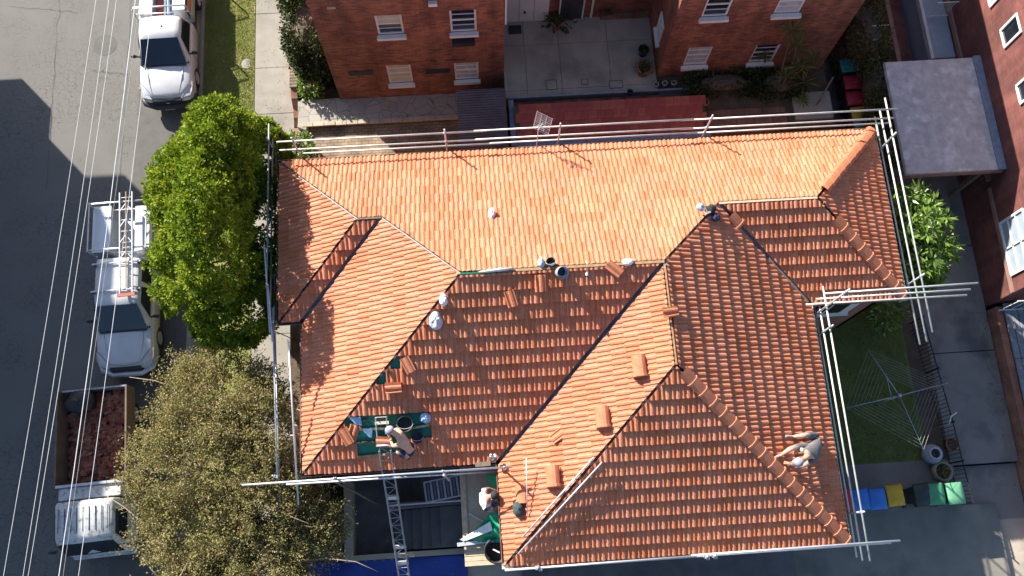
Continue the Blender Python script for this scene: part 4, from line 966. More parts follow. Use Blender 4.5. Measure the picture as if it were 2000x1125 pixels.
# ================================================================ TILE HOIST
ht = thing('tile_hoist', 'steel lattice hoist ladder leaning on the roof above the entrance stairs', 'hoist', az(790, 1120, 1.0).to_tuple())
T0 = onf(FD['south'], (752, 872), .16); B0 = az(800, 1190, .85)
d = (B0 - T0).normalized(); side = Vector((1, .02, 0)); side = (side - d * side.dot(d)).normalized(); nn_ = side.cross(d); nn_ = nn_ if nn_.z > 0 else -nn_
Lh = (B0 - T0).length
for s_ in (-.15, .15):
    for hgt in (0, .16): MB().tube([T0 + side * s_ + nn_ * hgt, B0 + side * s_ + nn_ * hgt], .016, 6).build('chord', 'steel_dull', ht)
k = 0; st_ = .0
while st_ < Lh:
    p = T0 + d * st_; q = T0 + d * min(Lh, st_ + .3)
    MB().tube([p - side * .15, p + side * .15], .011, 5).build('rung', 'steel_dull', ht)
    MB().tube([p + side * .15 * (1 if k % 2 else -1), q - side * .15 * (1 if k % 2 else -1)], .009, 5).build('lace', 'steel_dull', ht)
    for s_ in (-.15, .15): MB().tube([p + side * s_, q + side * s_ + nn_ * .16], .009, 5).build('lace', 'steel_dull', ht)
    st_ += .3; k += 1
for sv in (.52, 1.9, 3.9, 4.6): 
    p = T0 + d * min(sv, Lh); MB().beam(p - side * .17, p + side * .17, .12, .05, nn_).build('bracket', 'steel', ht)
p = T0 - d * .05; MB().beam(p - side * .2, p + side * .2, .05, .05).build('head_frame', 'steel', ht)
hc = thing('hoist_carriage', 'small wire carriage of the hoist above the opened roof patch', 'hoist carriage', onf(FD['south'], (748, 825), .1).to_tuple())
c0 = onf(FD['south'], (748, 828), .12)
for dx in (-.16, .12):
    MB().tube([c0 + Vector((dx, -.32, .0)), c0 + Vector((dx, .14, .26))], .014, 6).build('rail', 'steel', hc); MB().tube([c0 + Vector((dx, .14, .26)), c0 + Vector((dx, .14, .0))], .014, 6).build('rail', 'steel', hc)
for dy, dz in ((.14, .26), (-.02, .17)): MB().tube([c0 + Vector((-.16, dy, dz)), c0 + Vector((.12, dy, dz))], .012, 6).build('rung', 'steel', hc)
MB().box((c0.x - .2, c0.y - .02, c0.z + .05), (c0.x + .16, c0.y + .06, c0.z + .08)).build('plate', 'timber_pale', hc)

# ================================================================ ENTRANCE STAIRS AND PORCH
stn = thing('entrance_stairs', 'two grey concrete stair flights side by side leading up to the porch', 'stairs', (3.5, -9.9, .98))
for (y0, y1) in ((-9.62, -8.45), (-11.0, -9.82)):
    for k in range(6):
        MB().box((2.50 + k * .29, y0, .5), (2.50 + (k + 1) * .29 + .01 if k < 5 else 4.62, y1, 1.10 + k * .19)).build('step', 'concrete_dark', stn, bevel=.012)
MB().box((2.45, -9.80, .5), (4.62, -9.64, 2.35)).build('divider', 'concrete_dark', stn)
MB().tube([(2.45, -9.72, 2.5), (4.62, -9.72, 2.75)], .03, 8).build('handrail', 'steel', stn)
for x in (2.5, 3.5, 4.58): MB().tube([(x, -9.72, 2.0), (x, -9.72, 2.5 + (x - 2.45) * .115)], .02, 6).build('baluster', 'steel', stn)
MB().box((1.28, -11.05, .5), (2.50, -8.45, 1.0)).build('landing', 'concrete_dark', stn)
PZ = 4.30                                  # flat porch roof, used as a work platform
q0, q1 = az(903, 1000, PZ), az(985, 1094, PZ)
pc = thing('porch', 'flat roofed entrance porch with pale deck in the corner of the front wing', 'porch', (5.4, -10, 1.0))
MB().box((q0.x, az(940, 1062, PZ).y, PZ - .12), (5.66, -8.95, PZ)).build('deck', 'concrete_warm', pc)
MB().box((q0.x - .02, az(940, 1063, PZ).y, PZ), (q0.x + .13, -8.95, PZ + .05)).build('edge', 'timber_pale', pc)
yb_ = az(940, 1066, PZ).y
for k in range(4): MB().box((q0.x, yb_ - (k + 1) * .13 + .01, PZ - .16), (5.66, yb_ - k * .13, PZ - .06 + .01 * (k % 2))).build('board', 'timber_pale', pc)
MB().box((4.62, -11.4, .5), (6.18, -8.4, 2.28)).build('floor', 'concrete_dull', pc)
for (x, y) in ((q0.x + .1, yb_ - .45), (q0.x + .1, -9.0)): MB().box((x - .06, y - .06, 2.28), (x + .06, y + .06, PZ - .12)).build('post', 'white_trim', pc)
rw_ = thing('retaining_wall', 'low rendered wall at the left and front of the stair court', 'wall', (1.2, -10, .8))
MB().box((1.05, -11.25, .5), (1.28, -8.9, 1.75)).build('wall', 'concrete_warm', rw_); MB().box((1.28, -11.22, .5), (4.6, -11.06, 1.55)).build('wall', 'concrete_warm', rw_)
for k in range(7): MB().box((1.35 + k * .26, -11.27, 1.1), (1.35 + k * .26 + .03, -11.225, 1.5)).build('groove', 'timber_grey', rw_)
# corrugated ramp plank
cpk = thing('ridged_plank', 'ridged blue-grey metal plank bridging the stairs', 'plank', az(872, 955, 3.9).to_tuple())
a = az(831, 962, 3.6); b = az(913, 945, 4.2); dd = (b - a).normalized(); sd = Vector((-dd.y, dd.x, 0)).normalized()
for k in range(14):
    p = a.lerp(b, k / 13); MB().beam(p - sd * .27, p + sd * .27, .055, .06, (0, 0, 1)).build('ridge', 'corrugated' if k % 2 else 'steel_dull', cpk)
for s_ in (-.28, .28): MB().beam(a + sd * s_, b + sd * s_ + dd * .15, .035, .08).build('edge', 'steel_dull', cpk)
p = b + dd * .12; MB().beam(p - sd * .3, p + sd * .42, .06, .05).build('cross_bar', 'timber_pale', cpk)
tag(MB().tube([az(640, 933, 5.2), az(735, 983, 1.6)], [.03, .045], 8).build('downpipe', 'timber_grey', smooth=True), 'dark slanting downpipe at the corner of the stair court', 'downpipe')
def sheet(fn, nu, nv):
    m_ = MB(); m_.add([fn(i / nu, j / nv) for j in range(nv + 1) for i in range(nu + 1)], [(j * (nu + 1) + i, j * (nu + 1) + i + 1, (j + 1) * (nu + 1) + i + 1, (j + 1) * (nu + 1) + i) for j in range(nv) for i in range(nu)]); return m_
def crump(p, amp, s=1.0): return Vector((0, 0, amp * (math.sin(p.x * 5.1 * s + p.y * 2.3) + math.sin(p.y * 6.7 * s - p.x * 3.1) * .8 + math.sin((p.x + p.y) * 11 * s) * .4)))
def tarp(name, q, z, mat, label, amp=.03, s=1.0, nu=18, nv=12):
    c = [az(*p, zz) for p, zz in zip(q, z)]
    def fn(i, j):
        p = c[0].lerp(c[1], i).lerp(c[3].lerp(c[2], i), j); return p + crump(p, amp, s)
    return tag(sheet(fn, nu, nv).build(name, mat, smooth=True, solid=.006), label, 'tarpaulin')
tarp('tarpaulin', [(560, 1100), (912, 1082), (915, 1150), (560, 1150)], (.9, .9, .9, .9), 'tarp_blue', 'bright blue tarpaulin spread on the ground at the picture\'s bottom', .025)
tarp('tarpaulin', [(905, 1058), (985, 975), (992, 1052), (985, 1060)], (4.4, 5.0, 5.0, 4.5), 'tarp_green', 'crumpled green sheet hanging at the porch corner', .05, 2.2)
tarp('tarpaulin', [(950, 925), (975, 928), (978, 968), (958, 955)], (4.8, 5.2, 4.8, 4.6), 'tarp_green', 'small green sheet corner below the porch gutter', .03, 2)
tarp('tarpaulin', [(898, 1054), (958, 1018), (962, 1036), (906, 1058)], (4.45, 4.85, 4.8, 4.45), 'tarp_white', 'white sunlit fold of sheeting on the porch', .03, 2)
tag(MB().beam(az(893, 1064, 4.4), az(986, 1052, 4.45), .10, .05).build('plank', 'steel'), 'pale metal plank along the porch front', 'plank')
tag(MB().beam(az(915, 1003, 4.33), az(950, 1022, 4.33), .03, .02).build('batten', 'white_trim'), 'thin white batten lying on the porch deck', 'batten')
rd_ = thing('basket', 'big dark round tub with tools on the porch timber', 'tub', az(970, 1076, 4.25).to_tuple())
q = az(970, 1076, 4.25); MB().lathe([(.0, .02), (.24, .02), (.26, .0), (.31, .34), (.34, .34), (.32, .33), (.28, .05), (.0, .05)], q, 24).build('tub', 'black_plastic', rd_, smooth=True)
MB().tube([q + Vector((-.1, .05, .2)), q + Vector((.08, -.05, .34))], .02, 6).build('tool', 'steel', rd_)
# timber bits beside the west wall
wf = thing('timber_frame', 'bare timber trellis frame standing in the gap by the west wall', 'trellis', (.3, -6, 1.0))
MB().box((-.10, -8.2, .98), (.08, -4.9, 2.5)).build('board', 'timber', wf); MB().box((.26, -8.3, 2.5), (.36, -4.85, 2.62)).build('beam', 'timber_grey', wf)
for y in (-5.2, -6.3, -7.4): MB().box((-.02, y, 2.5), (.6, y + .07, 2.58)).build('cross_bar', 'timber_grey', wf)
for k, (p0, p1) in enumerate((((577, 830), (588, 905)), ((570, 850), (597, 930)), ((583, 800), (592, 870)))):
    tag(MB().beam(az(*p0, 4.6), az(*p1, 2.2), .09, .03).build('leaning_board', 'timber_pale'), ('narrow pale board leaning by the west wall, nearest the roof corner', 'wide pale board leaning by the west wall below the eave', 'upper pale board leaning by the west wall')[k], 'board')

# ================================================================ TREES AND PLANTS
def sphere_dirs(n): return unit(RNG.normal(size=(n, 3)))
def trunk_mesh(name, root, base, limbs, r0, mat):
    mb = MB()
    for pts, ra, rb_ in limbs:
        n = len(pts); mb.tube(pts, [ra + (rb_ - ra) * i / (n - 1) for i in range(n)], 8)
    return mb.build(name, mat, root, smooth=True)
def limb(a, b, bend=.15, n=6, seed=0):
    rr = random.Random(seed); a, b = Vector(a), Vector(b); L = (b - a).length; out = []
    j = [Vector((rr.uniform(-1, 1), rr.uniform(-1, 1), rr.uniform(-.3, .6))) * bend * L for _ in range(2)]
    for i in range(n):
        t = i / (n - 1); out.append(a.lerp(b, t) + j[0] * math.sin(math.pi * t) * .6 + j[1] * math.sin(2 * math.pi * t) * .25)
    return out
# ---- bright green tree: dense tufts
gt = thing('street_tree', 'dense bright green tree with tufted foliage between road and house', 'tree', (-1.9, -1.2, .12))
lobes = [((-2.2, -2.6, 4.6), (1.7, 1.9, 1.7)), ((-2.4, -.6, 5.0), (1.5, 1.7, 1.6)), ((-1.9, .9, 4.4), (1.45, 1.35, 1.3)), ((-2.6, 1.3, 3.6), (1.0, 1.0, 1.0)), ((-1.65, -2.2, 6.3), (.9, 2.1, 2.1)), ((-1.5, .1, 6.0), (.9, 1.6, 1.9)), ((-.8, -1.4, 3.9), (.72, 2.6, 1.2)), ((-.9, 1.0, 3.6), (.7, 1.2, 1.2)), ((-1.7, -3.9, 4.2), (1.3, 1.1, 1.3)), ((-3.0, -.2, 3.9), (.95, 1.6, 1.2))]
tc_, td_ = [], []
for (c, r) in lobes:
    n = 1150; d_ = sphere_dirs(n); d_ = d_[d_[:, 2] > -.5]; rad = RNG.uniform(.72, 1.04, len(d_))[:, None]
    tc_.append(np.array(c) + d_ * np.array(r) * rad); td_.append(unit(d_ / np.array(r)))
tc_ = np.concatenate(tc_); td_ = np.concatenate(td_)
keep = np.ones(len(tc_), bool)
for (c, r) in lobes: keep &= (((tc_ - np.array(c)) / np.array(r)) ** 2).sum(1) > .42
cl = np.sin(tc_[:, 0] * 3.1 + 1) * np.sin(tc_[:, 1] * 2.7) * np.sin(tc_[:, 2] * 2.9 + .5)
keep &= cl > -.42
tc_, td_ = tc_[keep], td_[keep]
sel = []
for i_ in RNG.permutation(len(tc_)):
    if all((tc_[i_] - tc_[j_]) @ (tc_[i_] - tc_[j_]) > .115 ** 2 for j_ in sel[-300:]): sel.append(i_)
tc_, td_ = tc_[sel], td_[sel]
nl = 34; k = len(tc_); dv = sphere_dirs(k * nl); dv = dv + np.repeat(td_, nl, 0) * .55 + np.array([0, 0, .25]); rs = np.repeat(RNG.uniform(.09, .16, k), nl)[:, None]
P = np.repeat(tc_, nl, 0) + unit(dv) * rs * RNG.uniform(.3, 1, (k * nl, 1)); Dn = dv
leaves('crown', P, Dn, RNG.uniform(.07, .12, len(P)), RNG.uniform(.045, .07, len(P)), 'leaf_bright', gt, np.clip(np.repeat(RNG.normal(.5, .17, k), nl) + RNG.normal(0, .13, len(P)), 0, 1))
lm = [(limb((-1.9, -1.2, .1), (-1.9, -1.2, 2.4), .04, 6, 1), .2, .17)]
for i, (c, r) in enumerate(lobes): lm.append((limb((-1.9, -1.2, 2.2), (c[0], c[1], c[2] + .4), .12, 6, i), .11, .03))
for i in range(26):
    a = Vector(lobes[i % 10][0]); b = a + Vector(tuple(RNG.normal(size=3))) * .8; lm.append((limb(a, b, .15, 5, 50 + i), .03, .01))
trunk_mesh('trunk', gt, None, lm, .2, 'bark')
# ---- brown-olive tree: thin small leaves and bare twigs
ot = thing('street_tree', 'thinning olive brown tree with small dry leaves and bare twigs', 'tree', (-1.9, -8.6, .12))
ol = [((-2.3, -6.6, 3.7), (1.75, 1.7, 1.0)), ((-2.7, -8.4, 3.9), (2.1, 1.8, 1.0)), ((-1.0, -7.4, 3.7), (1.2, 1.8, .9)), ((-.9, -9.4, 3.6), (1.25, 1.7, .95)), ((-2.5, -10.4, 3.7), (1.9, 1.6, .95)), ((-1.2, -11.3, 3.5), (1.9, 1.5, .9)), ((.2, -10.3, 3.0), (1.0, 1.1, .7)), ((-2.8, -12.2, 3.4), (1.4, 1.3, .8))]
P = []
for (c, r) in ol:
    n = 1000; d_ = sphere_dirs(n); P.append(np.array(c) + d_ * np.array(r) * RNG.uniform(.35, 1.0, n)[:, None] ** .6)
twc = np.concatenate(P)
g = np.sin(twc[:, 0] * 2.9 + .3) * np.sin(twc[:, 1] * 2.5 + 1.1); twc = twc[g > -.62]
twd = unit(RNG.normal(size=twc.shape) + np.array([0, 0, .5])); nl = 34; k = len(twc)
tt = RNG.random(k * nl)[:, None] * .5
P = np.repeat(twc, nl, 0) + np.repeat(twd, nl, 0) * tt + RNG.normal(size=(k * nl, 3)) * .07
leaves('crown', P, RNG.normal(size=P.shape) + np.repeat(twd, nl, 0) * .5, RNG.uniform(.045, .09, len(P)), RNG.uniform(.028, .05, len(P)), 'leaf_olive', ot, np.clip(np.repeat(RNG.normal(.45, .16, k), nl) + RNG.normal(0, .2, len(P)), 0, 1))
lm = [(limb((-1.9, -8.6, .1), (-1.8, -8.6, 1.8), .05, 6, 3), .16, .13)]
ends = []
for i, (c, r) in enumerate(ol):
    lm.append((limb((-1.8, -8.6, 1.7), c, .15, 7, 10 + i), .09, .035))
    for j in range(6):
        e = Vector(c) + Vector(tuple(RNG.normal(size=3) * np.array(r) * .6)) + Vector((0, 0, .25)); lm.append((limb(c, e, .2, 5, 100 + i * 9 + j), .028, .009))
trunk_mesh('trunk', ot, None, lm, .2, 'bark_pale')
tw = MB()
for i in RNG.choice(len(twc), 420, replace=False):
    a = Vector(twc[i]); b = a + Vector(twd[i]) * RNG.uniform(.3, .7); tw.tube(limb(a, b, .2, 4, int(i)), [.008, .007, .006, .004], 4, False)
stuff(tw.build('twigs', 'bark_pale', ot))
# ---- frangipani with long leaves, partly in the sun
fg = thing('frangipani_tree', 'lush frangipani tree with long glossy leaves beyond the east scaffold', 'tree', (18.6, -2.9, 1.0))
P, Dn, rn, lw = [], [], [], []
cs = []
for i in range(330):
    c = np.array([18.75, -2.95, 3.9]) + sphere_dirs(1)[0] * np.array([1.15, 1.75, 1.25]) * RNG.uniform(.55, 1.0)
    if c[2] < 2.9: continue
    cs.append(c)
for c in cs:
    n = 16; ang = RNG.uniform(0, 6.28, n); el = RNG.uniform(-.2, .7, n); dv = np.stack([np.cos(ang) * np.cos(el), np.sin(ang) * np.cos(el), np.sin(el)], 1)
    P.append(c + dv * .05); Dn.append(dv); rn.append(np.clip(RNG.normal(.5, .22, n), 0, 1))
P, Dn = np.concatenate(P), np.concatenate(Dn)
leaves('crown', P, Dn, RNG.uniform(.22, .36, len(P)), RNG.uniform(.07, .10, len(P)), 'leaf_frangipani', fg, np.concatenate(rn), .05)
lm = [(limb((18.6, -2.9, .9), (18.6, -2.9, 2.2), .05, 5, 5), .12, .1)] + [(limb((18.6, -2.9, 2.1), tuple(c - np.array([0, 0, .1])), .1, 5, i), .05, .02) for i, c in enumerate(cs[::5])]
trunk_mesh('trunk', fg, None, lm, .1, 'bark_pale')
sb = thing('leafy_shrub', 'light green leafy shrub at the lawn corner under the rails', 'shrub', (18.5, -4.6, 1.0))
n = 420; c = np.array([18.55, -4.75, 1.9]); d_ = sphere_dirs(n); P = c + d_ * np.array([.5, .6, .9]) * RNG.uniform(.5, 1, n)[:, None]
leaves('foliage', P, d_ + RNG.normal(size=d_.shape) * .5, RNG.uniform(.12, .24, n), .06, 'leaf_frangipani', sb); trunk_mesh('stem', sb, None, [(limb((18.5, -4.6, .95), (18.5, -4.65, 2.0), .1, 5, 8), .04, .02)], .04, 'bark_pale')
# ---- hedge beside the flats and the lane
def hedge(name, label, cat, boxes, n, mat, size=(.07, .13), stem=True):
    c0 = boxes[0]; t = thing(name, label, cat, ((c0[0] + c0[3]) / 2, (c0[1] + c0[4]) / 2, c0[2])); P, Dn = [], []
    for b in boxes:
        a, e = np.array(b[:3]), np.array(b[3:]); m_ = (a + e) / 2; h = (e - a) / 2
        d_ = sphere_dirs(n); q = np.sign(d_) * np.abs(d_) ** .45; rad = RNG.uniform(.8, 1.05, n)[:, None]; P.append(m_ + q * h * rad + RNG.normal(size=(n, 3)) * .06); Dn.append(d_ + RNG.normal(size=(n, 3)) * .7)
    P, Dn = np.concatenate(P), np.concatenate(Dn)
    leaves('foliage', P, Dn, RNG.uniform(*size, len(P)), RNG.uniform(size[0] * .5, size[1] * .6, len(P)), mat, t)
    if stem:
        mb = MB()
        for b in boxes:
            mx, my = (b[0] + b[3]) / 2, (b[1] + b[4]) / 2; mb.tube(limb((mx, my, b[2] - .5), (mx, my, b[5] - .3), .05, 5, 2), [.06, .05, .04, .03, .02], 6)
            mb.blob((mx, my, (b[2] + b[5]) / 2), ((b[3] - b[0]) * .33, (b[4] - b[1]) * .36, (b[5] - b[2]) * .36), 10, 7, .12, 4)
        mb.build('stems', 'bark', t)
    return t
hedge('hedge', 'tall dark olive hedge running up the lane beside the bins', 'hedge', [(18.75, .2, 1.0, 19.75, 2.2, 2.8), (18.85, 2.0, 1.0, 19.7, 4.0, 3.3), (18.5, 3.8, 1.0, 19.7, 6.2, 3.6), (18.3, 5.8, 1.0, 19.6, 8.5, 3.9)], 5200, 'leaf_hedge')
fl = RNG.uniform(0, 1, (26, 3)) * np.array([1.2, 7, .2]) + np.array([18.7, 1.0, 3.2])
hedge('garden_tree', 'dark dense evergreen at the left corner of the flats by the footpath', 'tree', [(-.75, 5.6, .7, .85, 8.2, 2.5), (-1.1, 7.6, .9, .85, 12, 2.9), (-.3, 5.1, .6, .85, 6.4, 1.8)], 6500, 'leaf_dark', (.08, .16))
hedge('garden_shrub', 'small lit green shrub at the foot of the flats\' left corner', 'shrub', [(-.35, 4.55, .6, .35, 5.35, 1.5)], 900, 'leaf_frangipani', (.08, .16))
hedge('garden_shrub', 'leafy shrub under the scaffold corner by the driveway', 'shrub', [(-.70, 1.9, .7, .05, 2.8, 1.9), (-.5, .7, .8, .4, 1.5, 2.3)], 900, 'leaf_frangipani', (.10, .18))
hedge('garden_shrub', 'dark leafy shrub between the brown tree and the stair court', 'shrub', [(-.2, -10.6, .9, 1.0, -9.0, 2.0)], 1500, 'leaf_dark', (.07, .13))
hedge('garden_shrub', 'low dark ground cover along the foot of the right wing of the flats', 'shrub', [(12.9, 3.2, 1.9, 15.6, 4.0, 2.5), (15.2, 3.0, 1.9, 17.0, 3.9, 2.6)], 1600, 'leaf_dark', (.08, .14))
hedge('garden_shrub', 'reddish shrub in the raised bed at the right edge', 'shrub', [(23.6, -10.5, 1.2, 25, -8.2, 2.3), (23.7, -7.6, 1.2, 25, -5.2, 2.2)], 1400, 'leaf_red', (.07, .13))
# ---- sword leaved plants
def swords(label, c, heads, L=.42, mat='leaf_sword', name='dragon_tree'):
    t = thing(name, label, 'plant', c); P, Dn = [], []; lm = []
    for i, h in enumerate(heads):
        n = 46; ang = RNG.uniform(0, 6.28, n); el = RNG.uniform(-.35, 1.2, n); dv = np.stack([np.cos(ang) * np.cos(el), np.sin(ang) * np.cos(el), np.sin(el)], 1)
        P.append(np.array(h) + dv * .03); Dn.append(dv); lm.append((limb(c, h, .1, 5, i), .04, .03))
    P, Dn = np.concatenate(P), np.concatenate(Dn); leaves('leaf_rosettes', P, Dn, RNG.uniform(L * .7, L * 1.2, len(P)), .04, mat, t, None, .02); trunk_mesh('stem', t, None, lm, .04, 'bark'); return t
swords('spiky dragon tree with several sword leaved heads before the right wing', (16.2, 3.3, 1.9), [tuple(az(u, v, z)) for u, v, z in ((1555, 90, 4.6), (1562, 130, 3.8), (1535, 150, 3.2), (1590, 115, 3.9), (1545, 60, 5.0), (1570, 160, 2.9))], .5)
swords('small sword leaved plant in front of the right wing\'s lower window', tuple(az(1492, 140, 1.9)), [tuple(az(1492, 112, 3.0))], .32)
swords('spiky rosette at the end of the paved garden path', tuple(az(1568, 200, 1.9)), [tuple(az(1568, 196, 2.2))], .3, 'leaf_frangipani')
# ---- grass on the verge and the back lawn
def grass(name, x0, y0, x1, y1, z, n, mat, label, L=(.03, .07), slope=0.):
    P = np.stack([RNG.uniform(x0, x1, n), RNG.uniform(y0, y1, n), np.full(n, z)], 1); P[:, 2] += slope * (P[:, 0] - x0); D_ = RNG.normal(size=(n, 3)) * .5 + np.array([0, 0, 1])
    nz = np.clip(.5 + .25 * np.sin(P[:, 0] * 2.2 + P[:, 1] * .7) + .2 * np.sin(P[:, 1] * 1.9) + RNG.normal(0, .2, n), 0, 1)
    o = leaves(name, P, D_, RNG.uniform(*L, n), .012, mat, None, nz, .1); tag(stuff(o), label, 'grass'); return o
grass('grass', -4.08, -1, -2.2, 10.5, .115, 60000, 'grass_blade', 'short sunlit grass of the street verge', slope=.1276)
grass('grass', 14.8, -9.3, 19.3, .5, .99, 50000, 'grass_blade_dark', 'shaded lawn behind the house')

# ================================================================ BINS
def make_bin():
    t = thing('wheelie_bin', 'x', 'bin')
    w, d_, h = .52, .60, .98
    MB().hexa([(-w * .38, -d_ * .36, .05), (w * .38, -d_ * .36, .05), (w * .38, d_ * .36, .05), (-w * .38, d_ * .36, .05)], [(-w * .48, -d_ * .48, h), (w * .48, -d_ * .48, h), (w * .48, d_ * .44, h), (-w * .48, d_ * .44, h)]).build('body', 'bin_body', t, bevel=.03)
    lid = MB(); prof = [(-.50, .0), (-.46, .035), (-.2, .065), (.2, .075), (.42, .05), (.50, .01)]
    n = len(prof)
    vs = []
    for x in (-.5, -.42, .42, .5):
        e = 0 if abs(x) > .45 else 1
        vs += [(x * w * .97, y * d_ * 1.04, h + .005 + z * (.45 if not e else 1)) for y, z in prof]
    lid.add(vs, [(i * n + k, i * n + k + 1, (i + 1) * n + k + 1, (i + 1) * n + k) for i in range(3) for k in range(n - 1)])
    l = lid.build('lid', 'bin_green', t, smooth=True, solid=.02)
    MB().hexa([(-.15, -.18, h + .06), (.15, -.18, h + .06), (.17, .12, h + .075), (-.17, .12, h + .075)], [(-.14, -.17, h + .078), (.14, -.17, h + .078), (.16, .11, h + .09), (-.16, .11, h + .09)]).build('panel', 'bin_green', l)
    MB().tube([(-.2, -.33, h - .02), (.2, -.33, h - .02)], .018, 8).build('handle', 'bin_body', t)
    for sx in (-1, 1): MB().lathe([(0, -.03), (.1, -.03), (.1, .03), (0, .03)], (sx * .24, -.24, .1), 14, (1, 0, 0)).build('wheel', 'rubber', t)
    return t
bin0 = make_bin(); first = True
def place_bin(x, y, z, rot, col, label, group, open_=False):
    global first
    if first: b = bin0; first = False; b.location = (x, y, z); b.rotation_euler = (0, 0, rot); b['label'] = label; b['group'] = group
    else: b = dup(bin0, (x, y, z), rot, label, group)
    for c in b.children:
        for o in [c] + list(c.children):
            if o.name.split('.')[0] in ('lid', 'panel'):
                o.data = o.data.copy(); o.data.materials[0] = MATS[col]
    return b
bc = [('bin_red', 1650, 'red lidded wheelie bin half hidden by the scaffold rails'), ('bin_blue', 1682, 'blue lidded wheelie bin right behind the scaffold rails'), ('bin_blue', 1715, 'blue lidded wheelie bin next to the yellow one'),
      ('bin_yellow', 1749, 'yellow lidded wheelie bin in the lower bin row'), ('bin_body', 1803, 'black wheelie bin between the yellow and green ones'), ('bin_green', 1829, 'mid green lidded wheelie bin next to the black one'), ('bin_pale_green', 1867, 'pale green lidded wheelie bin by the black fence')]
for col, u, lb in bc:
    q = az(u, 974 - (u - 1715) * .03 - (6 if u > 1740 else 0), 2.05); place_bin(q.x, q.y, 1.0, math.radians(random.uniform(-4, 4)), col, lb, 'bins in the lower yard')
for col, u, v, lb in (('bin_teal', 1660, 127, 'teal lidded wheelie bin farthest up the lane'), ('bin_red', 1667, 160, 'upper of two red lidded bins in the lane'), ('bin_red', 1672, 191, 'lower of two red lidded bins in the lane'), ('bin_yellow', 1682, 221, 'yellow lidded bin in the lane above the scaffold'), ('bin_teal', 1688, 247, 'teal lidded bin peeking out at the roof\'s north-east corner')):
    q = az(u, v, 2.05); place_bin(q.x, q.y, 1.0, math.radians(90 + random.uniform(-5, 5)), col, lb, 'bins along the lane')
# low wall and trellis beside the lane bins
lw_ = thing('garden_gate', 'brown lattice gate with timber posts beside the lane bins', 'gate', (17.7, 2.2, 1.0))
a, b = az(1602, 195, 2.4), az(1628, 150, 2.4)
for k in range(9):
    p = a.lerp(b, k / 8); MB().beam((p.x, p.y, 1.0), (p.x, p.y, 2.4), .035, .02).build('slat', 'timber_grey', lw_)
for z in (1.2, 2.35): MB().beam((a.x, a.y, z), (b.x, b.y, z), .05, .05).build('rail', 'timber', lw_)
slab('gate_landing', 16.6, 2.2, 17.9, 3.2, .9, 2.0, 'concrete_dull')
# ================================================================ BACK YARD
cl = thing('clothesline', 'galvanised rotary clothesline with four arms over the shaded lawn', 'clothesline', (18.04, -7.49, .99))
cc = Vector((18.04, -7.49, 2.75)); tips = [az(u, v, 2.95) for u, v in ((1695, 682), (1852, 748), (1805, 880), (1652, 797))]
MB().tube([(cc.x, cc.y, .99), (cc.x, cc.y, 2.85)], .03, 10).build('mast', 'steel', cl, smooth=True)
MB().lathe([(0, .08), (.06, .06), (.07, -.1), (0, -.1)], cc, 12).build('hub', 'steel_dull', cl)
for tp in tips:
    MB().tube([cc, cc.lerp(tp, .45), tp], [.017, .014, .011], 8).build('arm', 'steel_dull', cl, smooth=True); MB().tube([Vector((cc.x, cc.y, 2.2)), cc.lerp(tp, .4)], .012, 6).build('strut', 'steel_dull', cl)
for i in range(4):
    for k in range(8):
        f_ = .42 + k * .08; p, q = cc.lerp(tips[i], f_), cc.lerp(tips[(i + 1) % 4], f_); mid = (p + q) / 2 - Vector((0, 0, .02))
        MB().tube([p, mid, q], .0035, 4).build('line', 'line_wire', cl)
# black picket fence
fn_ = thing('metal_fence', 'low black metal picket fence between lawn and side driveway', 'fence', (19.8, -8, .9))
pts = [Vector((19.66, -4.9, 0)), Vector((19.80, -6.6, 0)), Vector((19.95, -8.3, 0)), Vector((20.0, -9.5, 0)), Vector((20.08, -10.75, 0))]
fz = 1.0
for a, b in zip(pts, pts[1:]):
    L = (b - a).length; n = int(L / .115)
    for k in range(n + 1):
        p = a.lerp(b, k / n); thick = k in (0, n)
        MB().beam((p.x, p.y, .8), (p.x, p.y, fz + (1.0 if thick else .93)), .035 if thick else .016, .035 if thick else .016).build('post' if thick else 'picket', 'black_plastic', fn_)
    for z in (fz + .08, fz + .9): MB().beam((a.x, a.y, z), (b.x, b.y, z), .03, .03).build('rail', 'black_plastic', fn_)
def pot(u, v, z, prof, mat, label, plant=None, n=120):
    q = az(u, v, z + .3); t = thing('plant_pot', label, 'pot', (q.x, q.y, z)); h = prof[-1][1]
    MB().lathe(prof, (q.x, q.y, z), 22).build('pot', mat, t, smooth=True); MB().lathe([(0, 0), (prof[-1][0] * .8, 0)], (q.x, q.y, z + h * .75), 16).build('soil', 'soil', t)
    if plant:
        c = np.array([q.x, q.y, z + h * .8]); d_ = sphere_dirs(n); d_[:, 2] = np.abs(d_[:, 2]); P = c + d_ * RNG.uniform(.05, plant[1], n)[:, None]
        leaves('foliage', P, d_ + RNG.normal(size=d_.shape) * .4, RNG.uniform(.08, .16, n) * plant[2], .05 * plant[2], plant[0], t)
    return t
urn = [(0, .0), (.16, .0), (.28, .15), (.31, .32), (.27, .47), (.20, .55), (.20, .58), (.15, .58), (.13, .5), (.2, .3)]
wide = [(0, 0), (.2, 0), (.31, .2), (.33, .36), (.27, .42), (.24, .42), (.24, .3)]
pot(1820, 887, 1.0, urn[:-2] + [(.14, .55)], 'grey_pot', 'big pale grey round urn beside the clothesline')
pot(1840, 921, 1.0, wide, 'sand_pot', 'wide sandstone pot with small plant below the grey urn', ('leaf_olive', .2, .8))
pot(1860, 868, 1.0, [(0, 0), (.14, 0), (.2, .3), (.22, .32), (.18, .32)], 'terracotta_pot', 'brown terracotta pot against the black fence', None)
